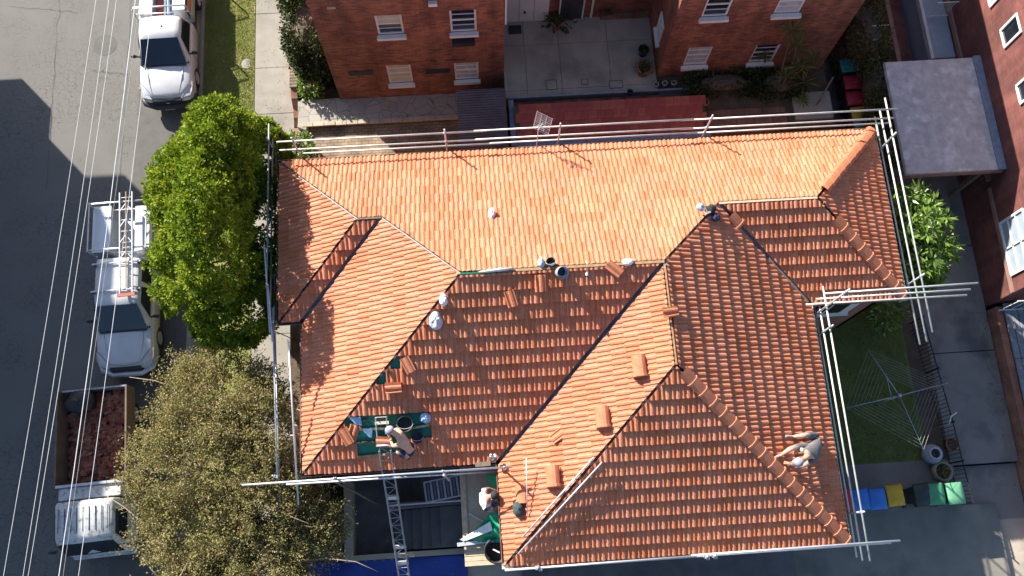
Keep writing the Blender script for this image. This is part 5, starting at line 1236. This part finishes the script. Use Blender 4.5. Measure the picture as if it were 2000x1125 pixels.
pot(1088, 42, 2.0, [(0, 0), (.16, 0), (.22, .36), (.24, .38), (.19, .38)], 'terracotta_pot', 'terracotta pot with large leafy plant by the white courtyard door', ('leaf_dark', .5, 2.2), 60)
pot(1258, 134, 2.0, [(0, 0), (.17, 0), (.23, .36), (.25, .38), (.2, .38)], 'terracotta_pot', 'terracotta pot with round yellow-green bush at the right wing', ('leaf_hedge', .33, .8), 260)
pot(1257, 97, 2.0, [(0, 0), (.13, 0), (.17, .3), (.19, .32), (.15, .32)], 'black_plastic', 'small dark pot between courtyard wall and bush', ('leaf_dark', .16, .7))
pot(1183, 18, 2.0, [(0, 0), (.12, 0), (.16, .3), (.18, .32), (.14, .32)], 'terracotta_pot', 'potted dark plant by the courtyard rear wall', ('leaf_dark', .3, 1.1))
for k, (u, v) in enumerate(((1283, 160), (1300, 158), (1318, 157))):
    pot(u, v, 2.0, [(0, 0), (.07, 0), (.09, .16), (.1, .17), (.08, .17)], 'white_trim', ('left', 'middle', 'right')[k] + ' of three tiny pale pots at the right wing corner', ('leaf_dark', .1, .5), 30)
pot(1378, 196, 2.1, [(0, 0), (.1, 0), (.14, .2), (.15, .21), (.11, .21)], 'terracotta_pot', 'terracotta pot at the end of the red lean-to roof')
q = az(1850, 815, 1.9); tag(MB().tube([q + Vector((0, -.2, -.9)), q + Vector((0, -.2, .05)), q + Vector((.03, 0, .2)), q + Vector((.2, .1, .25))], .02, 8).build('standpipe', 'white_trim', smooth=True), 'white bent hose pipe rising at the black fence', 'pipe')

# ================================================================ POWER LINES
for k, (u0, u1, r, mt, lb) in enumerate(((190, 10, .0065, 'wire', 'leftmost thin overhead wire above the road'), (215, 48, .0065, 'wire', 'second overhead wire from the left above the road'), (230, 58, .0065, 'wire', 'third overhead wire from the left above the road'),
                                          (267, 118, .011, 'wire', 'thickest brightest overhead wire running above the parked vehicles'), (275, 126, .006, 'wire_dark', 'thin grey overhead wire beside the thick one'), (301, 156, .007, 'wire', 'rightmost overhead wire above the parked vehicles'))):
    a, b = az(u0, 0, 8.6), az(u1, 1125, 8.6); d = (b - a); a = a - d * .35; b = b + d * .35; n = 24
    tag(MB().tube([a.lerp(b, i / n) - Vector((0, 0, .25 * math.sin(math.pi * i / n) - .22)) for i in range(n + 1)], r, 6).build('overhead_wire', mt, smooth=True), lb, 'power line')
# ================================================================ TV ANTENNA
an = thing('television_antenna', 'small grid television antenna on a thin mast at the north eave', 'antenna', ay(1049, 290, .2).to_tuple())
b = ay(1048, 288, .22); mh = ay(1050, 248, .22); b.z = 5.2
MB().tube([b, Vector((b.x, b.y, mh.z + .1))], .016, 8).build('mast', 'steel', an)
cg = Vector((b.x + .12, b.y + .05, mh.z + .15)); gx = Vector((.55, -.35, 0)).normalized(); gz = Vector((.1, .1, 1)).normalized()
for i in range(9): MB().tube([cg + gx * .24 + gz * (-.38 + i * .095), cg - gx * .24 + gz * (-.38 + i * .095)], .006, 5).build('grid_wire', 'steel', an)
for s_ in (-.24, -.08, .08, .24): MB().tube([cg + gx * s_ - gz * .4, cg + gx * s_ + gz * .4], .009, 5).build('grid_bar', 'steel', an)
out_ = gx.cross(gz).normalized()
MB().tube([cg, cg + out_ * .3], .014, 6).build('boom', 'steel', an)
for s_ in (-.28, -.1, .1, .28): MB().tube([cg + out_ * .12 + gz * s_ - gx * .2, cg + out_ * .12 + gz * s_ + gx * .2], .007, 5).build('dipole', 'steel', an)

# ================================================================ THINGS ON THE ROOF
def capstack(q, face, label, n=3):
    p = onf(face, q, .02); t = thing('ridge_cap_stack', label, 'tile stack', p.to_tuple(), 0, 'stacks of ridge caps on the lit front slope')
    for k in range(n):
        o = bpy.data.objects.new('ridge_cap', capbig); COL.objects.link(o); o.parent = t; o.location = (random.uniform(-.015, .015), -.24 + random.uniform(-.02, .02), .05 * k); o.rotation_euler = (0, -math.radians(12), random.uniform(-.03, .03))
_o = cap_mesh(.52, .40, .36, .16, True).build('ridge_cap', 'cap'); capbig = _o.data; bpy.data.objects.remove(_o)
for o_ in (capbig,):
    pass
capstack((1248, 718), fww, 'topmost stack of ridge caps on the lit front slope'); capstack((1177, 816), fww, 'middle stack of ridge caps on the lit front slope'); capstack((1080, 932), fww, 'lowest stack of ridge caps on the lit front slope', 4)
capstack((1019, 966), fww, 'single pale ridge cap beside the porch gutter', 1)
def loosetile(q, face, rot, label, lift=.05, n=1, group=None):
    p = onf(face, q, lift); t = thing('loose_tile', label, 'roof tile', p.to_tuple(), 0, group or 'loose tiles left on the roof')
    for k in range(n):
        o = bpy.data.objects.new('tile', tme); COL.objects.link(o); o.parent = t
        M = face.M.to_3x3().to_4x4() @ Matrix.Rotation(rot + random.uniform(-.06, .06), 4, 'Z') @ Matrix.Translation((-TW / 2, -TG / 2, .03 * k))
        o.matrix_local = M
FS = FD['south']
for q, f, r, lb, n in (((770, 755), FS, 1.6, 'stack of new tiles lying by the lit hip', 5), ((797, 712), FS, .4, 'pair of tiles askew on the slope near the hip', 2), ((998, 583), FS, .25, 'single tile lying crooked below the ridge', 2),
                    ((1055, 553), FS, .0, 'tile standing proud under the bucket at the ridge', 3), ((1200, 525), FS, .9, 'tile leaning over the ridge near the white bag', 2), ((1308, 610), FD['east'], .1, 'tile straddling the front wing\'s ridge', 2),
                    ((1090, 850), fww, .5, 'broken tile on the lit front slope between stacks', 1), ((678, 850), FS, .5, 'jumbled tiles at the left of the opened patch', 5), ((690, 845), FS, -.4, 'tiles heaped beside the opened patch\'s green sheet', 3), ((752, 861), FS, 1.55, 'flat stack of tiles in front of the shirtless roofer', 4)):
    loosetile(q, f, r, lb, .05, n)
def bag(q, face, r, mat, label, seed):
    p = onf(face, q, r[2] * .6); o = MB().blob((0, 0, 0), r, 18, 12, .22, seed).build('plastic_bag', mat, smooth=True, sub=1); o.location = p; tag(o, label, 'bag', 'bags left on the roof')
bag((961, 418), FD['north'], (.10, .17, .14), 'bag_white', 'bright white bag alone on the lit north slope', 1); bag((1226, 512), FD['north'], (.16, .10, .09), 'bag_white', 'white crumpled bag at the ridge\'s right part', 2)
bag((866, 586), FS, (.11, .17, .11), 'bag_white', 'white bag tucked at the lit hip', 3); bag((851, 626), FS, (.17, .24, .16), 'bag_grey', 'crumpled grey-white plastic sheet below the white bag', 4)
bag((831, 816), FS, (.14, .15, .12), 'bag_blue', 'pale blue bag right of the black bucket', 5)
for k, (q, lb) in enumerate((((695, 823), 'light blue paper scrap at the patch\'s upper corner'), ((718, 845), 'light blue triangular scrap on the green sheet'))):
    p = onf(FS, q, .03); e, s2, nrm = FS.e, FS.s, FS.N
    sh_ = [(-.16, .12), (.14, .13), (.15, -.12), (-.02, -.06)] if k == 0 else [(-.14, .1), (.14, .12), (.1, -.14), (.04, -.12)]
    tag(MB().add([p + e * a + s2 * b + nrm * (.01 + .03 * (i % 2)) for i, (a, b) in enumerate(sh_)], [(0, 3, 2, 1)]).build('paper_scrap', 'bag_blue', solid=.004), lb, 'scrap')
def bucket(q, face, r, h, axis, mat, label, lift=.0, inner='black_plastic'):
    p = onf(face, q, lift); t = thing('bucket', label, 'bucket', p.to_tuple(), 0, 'buckets used by the roofers'); axis = Vector(axis).normalized()
    MB().lathe([(0, .01), (r * .78, .0), (r, h), (r * 1.05, h), (r * 1.05, h - .03), (r * .97, h - .02), (r * .74, .03), (0, .03)], p, 26, axis).build('pail', mat, t, smooth=True)
    MB().lathe([(0, 0), (r * .88, 0)], p + axis * h * .45, 22, axis).build('mortar_mix', inner, t)
    M = Vector((0, 0, 1)).rotation_difference(axis).to_matrix()
    MB().tube([p + M @ Vector((r * 1.06 * math.cos(a), r * 1.06 * math.sin(a) * .35 - r * .98 * abs(math.sin(a)) , h + .0)) for a in [math.pi * i / 10 for i in range(11)]], .008, 5).build('handle', 'steel', t)
bucket((790, 828), FS, .20, .34, (.12, -.15, 1), 'black_plastic', 'large black bucket tilted beside the shirtless roofer', .02)
bucket((812, 852), FS, .15, .2, (.3, -.3, 1), 'black_plastic', 'smaller dark bucket behind the shirtless roofer', .02)
bucket((1091, 530), FS, .155, .24, (.45, -.5, 1), 'grey_pot', 'dirty grey bucket tipped over at the main ridge', .03); bucket((1078, 517), FD['north'], .12, .2, (-.2, .1, 1), 'black_plastic', 'small black bucket at the ridge behind the grey one', .02)
q = onf(FD['north'], (1057, 512), .12); gl = MB().blob(q, (.09, .15, .10), 12, 8, .3, 9).build('work_gloves', 'bag_grey', smooth=True); tag(gl, 'crumpled pale work gloves left of the ridge buckets', 'gloves')
t = thing('sealant_gun', 'white sealant cartridge lying across the main ridge', 'sealant gun', onf(FS, (1146, 522), .08).to_tuple())
MB().tube([onf(FD['north'], (1146, 510), .07), onf(FS, (1147, 537), .07)], .03, 10).build('cartridge', 'bag_white', t); MB().lathe([(.035, 0), (.035, .07), (0, .07)], onf(FS, (1146, 533), .08), 10, (0, -1, 0)).build('collar', 'white_trim', t)
t = thing('tool_belt', 'dark tool belt with hammer where ridge and hip meet', 'tool belt', onf(FD['east'], (1385, 412), .05).to_tuple())
for (u, v, r, mt) in ((1388, 408, (.16, .13, .09), 'cap_black'), (1398, 424, (.12, .12, .08), 'cloth_navy'), (1368, 405, (.09, .12, .08), 'bag_blue')): MB().blob(onf(FD['east'], (u, v), .1), r, 10, 7, .3, u).build('pouch', mt, t, smooth=True)
MB().tube([onf(FD['east'], (1372, 396), .2), onf(FD['east'], (1382, 415), .2)], .018, 6).build('hammer_handle', 'timber', t); MB().beam(onf(FD['east'], (1379, 417), .22), onf(FD['east'], (1387, 414), .22), .05, .05).build('hammer_head', 'steel', t)
tag(MB().blob(onf(fww, (1012, 995), .14), (.15, .2, .13), 12, 8, .15, 12).build('bag_pack', 'cap_green', smooth=True), 'dark green bag hanging at the porch eave corner', 'bag')
t = thing('chain_block', 'grey chain block clamp on the eave above the porch', 'clamp', az(962, 896, 5.75).to_tuple()); q = az(962, 896, 5.8)
for k in range(7): MB().blob(q + Vector((random.uniform(-.12, .12), random.uniform(-.1, .1), random.uniform(-.03, .08))), (.05, .04, .04), 8, 6, .2, k).build('chain_lump', 'steel_dull', t)
tag(MB().beam(az(928, 908, 5.66), az(958, 905, 5.66), .12, .05).build('wood_block', 'timber_grey'), 'weathered wood block on the south eave near the porch', 'wood block')
t = thing('rail_clamp', 'metal ratchet clamp hanging from the stair guardrail', 'clamp', az(868, 928, 5.9).to_tuple()); q = az(868, 928, 5.9); MB().tube([q, q + Vector((.1, -.12, -.4))], .03, 8).build('strap', 'steel_dull', t); MB().blob(q, .05, 8, 6).build('buckle', 'steel', t)
q = onf(FS, (985, 527), .03); tag(MB().tube([onf(FS, (935, 531), .06), onf(FS, (975, 527), .08), onf(FS, (1003, 524), .05)], [.02, .05, .02], 8).build('rolled_sheet', 'bag_grey', smooth=True), 'narrow roll of bluish sheeting along the main ridge', 'sheeting roll')
q = onf(FS, (1030, 790), .04); sc_ = MB()
for k in range(9): 
    p = onf(FS, (1010 + k * 5, 791 - k * .6 + random.uniform(-2, 2)), .05); sc_.blob(p, (.03, .012, .012), 6, 4, .3, k)
tag(stuff(sc_.build('mortar_crumbs', 'mortar')), 'line of pale mortar crumbs on the south slope', 'crumbs')

# ================================================================ PEOPLE
def skinmesh(name, verts, edges, radii, mat, parent, sub=2):
    me = bpy.data.meshes.new(name); off_ = parent.location
    me.from_pydata([Vector(v) - off_ for v in verts], edges, []); me.update(); me.materials.append(MATS[mat])
    o = bpy.data.objects.new(name, me); COL.objects.link(o); o.parent = parent
    md = o.modifiers.new('skin', 'SKIN'); md.use_smooth_shade = True; md.branch_smoothing = .4
    for i, r in enumerate(radii):
        sv = me.skin_vertices[0].data[i]; sv.radius = (r, r) if not isinstance(r, tuple) else r; sv.use_root = (i == 0)
    s_ = o.modifiers.new('sub', 'SUBSURF'); s_.levels = sub; s_.render_levels = sub
    return o
def person(label, J, up, skin, shirt, shorts, cap, brim_dir, base, sleeve=.55, longlegs=False, shoe='cap_black'):
    """J joints (world), up: away from the surface, cap: material or None"""
    t = thing('person', label, 'person', base); J = {k: Vector(v) for k, v in J.items()}
    ids = {}; V, R, Ed = [], [], []
    def v(k, p, r): ids[k] = len(V); V.append(Vector(p)); R.append(r); return ids[k]
    def e(a, b): Ed.append((ids[a], ids[b]))
    hd = (J['head'] - J['neck']).normalized()
    v('pelvis', J['pelvis'], .155); v('spine', (J['pelvis'] + J['chest']) / 2, .15); v('chest', J['chest'], .175); v('neck', J['neck'], .065)
    v('jaw', J['neck'].lerp(J['head'], .55), .072); v('head', J['head'], .098); v('crown', J['head'] + hd * .075, .07)
    for a, b in (('pelvis', 'spine'), ('spine', 'chest'), ('chest', 'neck'), ('neck', 'jaw'), ('jaw', 'head'), ('head', 'crown')): e(a, b)
    for s in 'LR':
        v('sh' + s, J['sh' + s], .085); v('el' + s, J['el' + s], .054); v('wr' + s, J['wr' + s], .036)
        d_ = (J['wr' + s] - J['el' + s]).normalized(); pal = J['wr' + s] + d_ * .07; v('pa' + s, pal, .036)
        e('chest', 'sh' + s); e('sh' + s, 'el' + s); e('el' + s, 'wr' + s); e('wr' + s, 'pa' + s)
        lat = d_.cross(Vector(up)); lat = lat.normalized() if lat.length > .1 else Vector((0, 1, 0)); dn = -Vector(up)
        for i, (o_, L) in enumerate(((-.030, .072), (-.010, .082), (.010, .078), (.030, .062))):
            b0 = pal + lat * o_ + d_ * .03; v('f%s%d' % (s, i), b0, .010); v('g%s%d' % (s, i), b0 + d_ * L * .5 + dn * .008, .009); v('h%s%d' % (s, i), b0 + d_ * L * .85 + dn * .03, .008)
            e('pa' + s, 'f%s%d' % (s, i)); e('f%s%d' % (s, i), 'g%s%d' % (s, i)); e('g%s%d' % (s, i), 'h%s%d' % (s, i))
        sg = 1 if s == 'L' else -1
        v('t' + s, J['wr' + s] + d_ * .035 + lat * sg * .035, .011); v('u' + s, J['wr' + s] + d_ * .075 + lat * sg * .055 + dn * .012, .009); e('wr' + s, 't' + s); e('t' + s, 'u' + s)
        v('hi' + s, J['hi' + s], .11); v('kn' + s, J['kn' + s], .072); v('ca' + s, J['kn' + s].lerp(J['an' + s], .35), .066); v('an' + s, J['an' + s], .038); v('to' + s, J['to' + s], .034)
        e('pelvis', 'hi' + s); e('hi' + s, 'kn' + s); e('kn' + s, 'ca' + s); e('ca' + s, 'an' + s); e('an' + s, 'to' + s)
    skinmesh('body', V, Ed, R, skin, t)
    if shirt:
        vs = [J['pelvis'].lerp(J['chest'], .05), (J['pelvis'] + J['chest']) / 2, J['chest'], J['chest'].lerp(J['neck'], .55)]; rs = [.195, .20, .215, .10]; es = [(0, 1), (1, 2), (2, 3)]
        for s in 'LR':
            n = len(vs); vs += [J['sh' + s], J['sh' + s].lerp(J['el' + s], sleeve)]; rs += [.11, .088]; es += [(2, n), (n, n + 1)]
        skinmesh('shirt', vs, es, rs, shirt, t)
    vs = [J['pelvis'].lerp(J['chest'], .12), J['pelvis']]; rs = [.168, .178]; es = [(0, 1)]
    for s in 'LR':
        n = len(vs); vs += [J['hi' + s], J['hi' + s].lerp(J['kn' + s], .9)]; rs += [.135, .105]; es += [(1, n), (n, n + 1)]
        if longlegs: vs += [J['an' + s].lerp(J['kn' + s], .1)]; rs += [.075]; es += [(n + 1, n + 2)]
    skinmesh('trousers' if longlegs else 'shorts', vs, es, rs, shorts, t)
    for s in 'LR':
        a, b = J['an' + s], J['to' + s]; d_ = (b - a).normalized(); skinmesh('shoe', [a - d_ * .05 - Vector(up) * .01, a.lerp(b, .5) - Vector(up) * .01, b + d_ * .02 - Vector(up) * .01], [(0, 1), (1, 2)], [.048, .047, .04], shoe, t, 1)
    # face, hair, cap
    f = Vector(brim_dir); f = (f - hd * f.dot(hd)).normalized(); sd = f.cross(hd).normalized(); hc = J['head']
    nose = MB().blob(hc + f * .10 - hd * .01, .017, 8, 6).build('nose', skin, t, smooth=True)
    for s in (-1, 1):
        MB().blob(hc + f * .088 + sd * s * .034 + hd * .012, .012, 8, 6).build('eye', 'white_paint', t, smooth=True); MB().blob(hc + sd * s * .098 - hd * .005, (.02, .025, .03), 8, 6).build('ear', skin, t, smooth=True)
    MB().beam(hc + f * .093 - hd * .045 - sd * .022, hc + f * .093 - hd * .045 + sd * .022, .01, .008).build('mouth', 'red_tile_b', t)
    Mx = Matrix((sd, f, hd)).transposed()
    def dome(r, z0, n=18, m=7): 
        mb = MB(); o = []; vs = []; fs_ = []
        for i in range(m + 1):
            a = (math.pi / 2) * i / m
            for k in range(n):
                b = 2 * math.pi * k / n; vs.append(hc + Mx @ Vector((r * math.sin(a) * math.cos(b), r * 1.08 * math.sin(a) * math.sin(b), z0 + r * math.cos(a))))
        for i in range(m):
            for k in range(n): fs_.append((i * n + k, (i + 1) * n + k, (i + 1) * n + (k + 1) % n, i * n + (k + 1) % n))
        return mb.add(vs, fs_)
    dome(.112, -.005).build('hair', 'hair', t, smooth=True)
    if cap:
        c_ = dome(.122, .012).build('cap', cap, t, smooth=True)
        pts = []
        for i in range(9):
            a = math.pi * (i / 8); pts.append((math.cos(a), math.sin(a)))
        vs = [hc + Mx @ Vector((.115 * x, .10 * y + .02, .02)) for x, y in pts] + [hc + Mx @ Vector((.10 * x, .19 * y + .02, .005)) for x, y in pts]
        MB().add(vs, [(i, i + 1, 9 + i + 1, 9 + i) for i in range(8)]).build('brim', cap, c_, smooth=True, solid=.006)
    return t
f = FS; o = lambda u, v_, l: onf(f, (u, v_), l)
person('shirtless roofer in dark shorts and pale cap crouching beside the opened green patch',
       dict(pelvis=o(803, 882, .26), chest=o(787, 860, .50), neck=o(774, 849, .56), head=o(762, 841, .60),
            shL=o(782, 846, .52), elL=o(776, 838, .36), wrL=o(764, 843, .20), shR=o(780, 868, .46), elR=o(768, 872, .34), wrR=o(764, 862, .22),
            hiL=o(808, 872, .22), knL=o(786, 866, .42), anL=o(806, 868, .06), toL=o(790, 866, .04), hiR=o(800, 889, .22), knR=o(775, 882, .40), anR=o(797, 895, .06), toR=o(782, 891, .04)),
       f.N, 'skin', None, 'cloth_navy', 'cap_grey', (-1, .3, -.3), o(800, 885, 0).to_tuple())
f = FD['east']
person('roofer in grey shirt and shorts with cap sitting on the east slope near the eave',
       dict(pelvis=o(1598, 862, .17), chest=o(1583, 884, .46), neck=o(1572, 896, .54), head=o(1561, 902, .58),
            shL=o(1572, 882, .47), elL=o(1560, 876, .34), wrL=o(1550, 888, .24), shR=o(1590, 897, .42), elR=o(1566, 912, .30), wrR=o(1544, 906, .20),
            hiL=o(1594, 852, .15), knL=o(1572, 850, .34), anL=o(1549, 853, .07), toL=o(1535, 852, .06), hiR=o(1594, 870, .15), knR=o(1545, 876, .36), anR=o(1524, 890, .07), toR=o(1511, 895, .06)),
       f.N, 'skin', 'cloth_grey', 'cloth_grey', 'cap_grey', (-1, -.2, -.3), o(1600, 860, 0).to_tuple(), shoe='cap_grey')
def o(u, v_, z): return az(u, v_, z)
person('worker in white shirt, jeans and black cap bending over at the porch corner',
       dict(pelvis=o(949, 985, 5.00), chest=o(946, 974, 5.40), neck=o(955, 970, 5.54), head=o(964, 968, 5.64),
            shL=o(943, 959, 5.44), elL=o(955, 955, 5.22), wrL=o(972, 960, 5.10), shR=o(949, 990, 5.40), elR=o(962, 996, 5.18), wrR=o(976, 988, 5.06),
            hiL=o(950, 978, 4.96), knL=o(972, 978, 4.93), anL=o(962, 980, 4.40), toL=o(976, 981, 4.34), hiR=o(951, 994, 4.96), knR=o(973, 994, 4.91), anR=o(962, 996, 4.40), toR=o(976, 997, 4.34)),
       (0, 0, 1), 'skin_tan', 'cloth_white', 'cloth_denim', 'cap_black', (1, 0, -.4), o(950, 985, 4.30).to_tuple(), longlegs=True)

# ================================================================ LITTER AND WEAR
def litter(name, label, n, boxes, z, mat, size=(.02, .06)):
    P = np.concatenate([np.stack([RNG.uniform(b[0], b[2], int(n * b[4])), RNG.uniform(b[1], b[3], int(n * b[4])), np.full(int(n * b[4]), b[5] if len(b) > 5 else z)], 1) for b in boxes])
    D_ = RNG.normal(size=P.shape); D_[:, 2] = RNG.uniform(0, .25, len(P))
    tag(stuff(leaves(name, P, D_, RNG.uniform(*size, len(P)), RNG.uniform(size[0] * .6, size[1] * .6, len(P)), mat, None, None, .05)), label, 'leaf litter')
litter('leaf_litter', 'scattered dry leaves along gutter and road edge', 1500, [(-5.2, -14, -4.25, 10, .5, .012), (-9, -12, -5, 9, .12, .006), (-2.1, -14, -.78, 9, .38, .385)], .0, 'leaf_olive')
litter('leaf_litter', 'brown leaves along the wall of the right driveway', 700, [(21.95, -10.5, 22.36, -4.6, 1.0, .85)], .85, 'leaf_olive')
litter('leaf_litter', 'dry leaves fallen in the western side yard and stair court', 900, [(-.7, -11, .5, -.2, .6, .995), (1.3, -11, 2.5, -8.6, .1, 1.01), (.0, -14, 6, -11.4, .3, .93)], .99, 'leaf_olive')
# tar seams and patches in the road
sm = [((-9.6, 10.5), (-9.5, 2.0)), ((-6.9, 11), (-7.05, -13)), ((-11.4, 9.5), (-8.9, 9.1)), ((-8.2, 6.6), (-6.9, 6.4))]
for k, (a, b) in enumerate(sm):
    pts = [(a[0] + (b[0] - a[0]) * i / 30 + random.gauss(0, .03), a[1] + (b[1] - a[1]) * i / 30 + random.gauss(0, .02)) for i in range(31)]; mb = MB()
    for p, q in zip(pts, pts[1:]):
        d = Vector((q[0] - p[0], q[1] - p[1])).normalized() * .018; mb.quad((p[0] - d.y, p[1] + d.x, .004), (p[0] + d.y, p[1] - d.x, .004), (q[0] + d.y, q[1] - d.x, .004), (q[0] - d.y, q[1] + d.x, .004))
    struct(mb.build('road_seam', 'concrete_dark'))
struct(MB().quad((-6.6, -13, .003), (-4.42, -13, .003), (-4.42, 12, .003), (-6.4, 12, .003)).build('road_patch', 'asphalt_patch'))
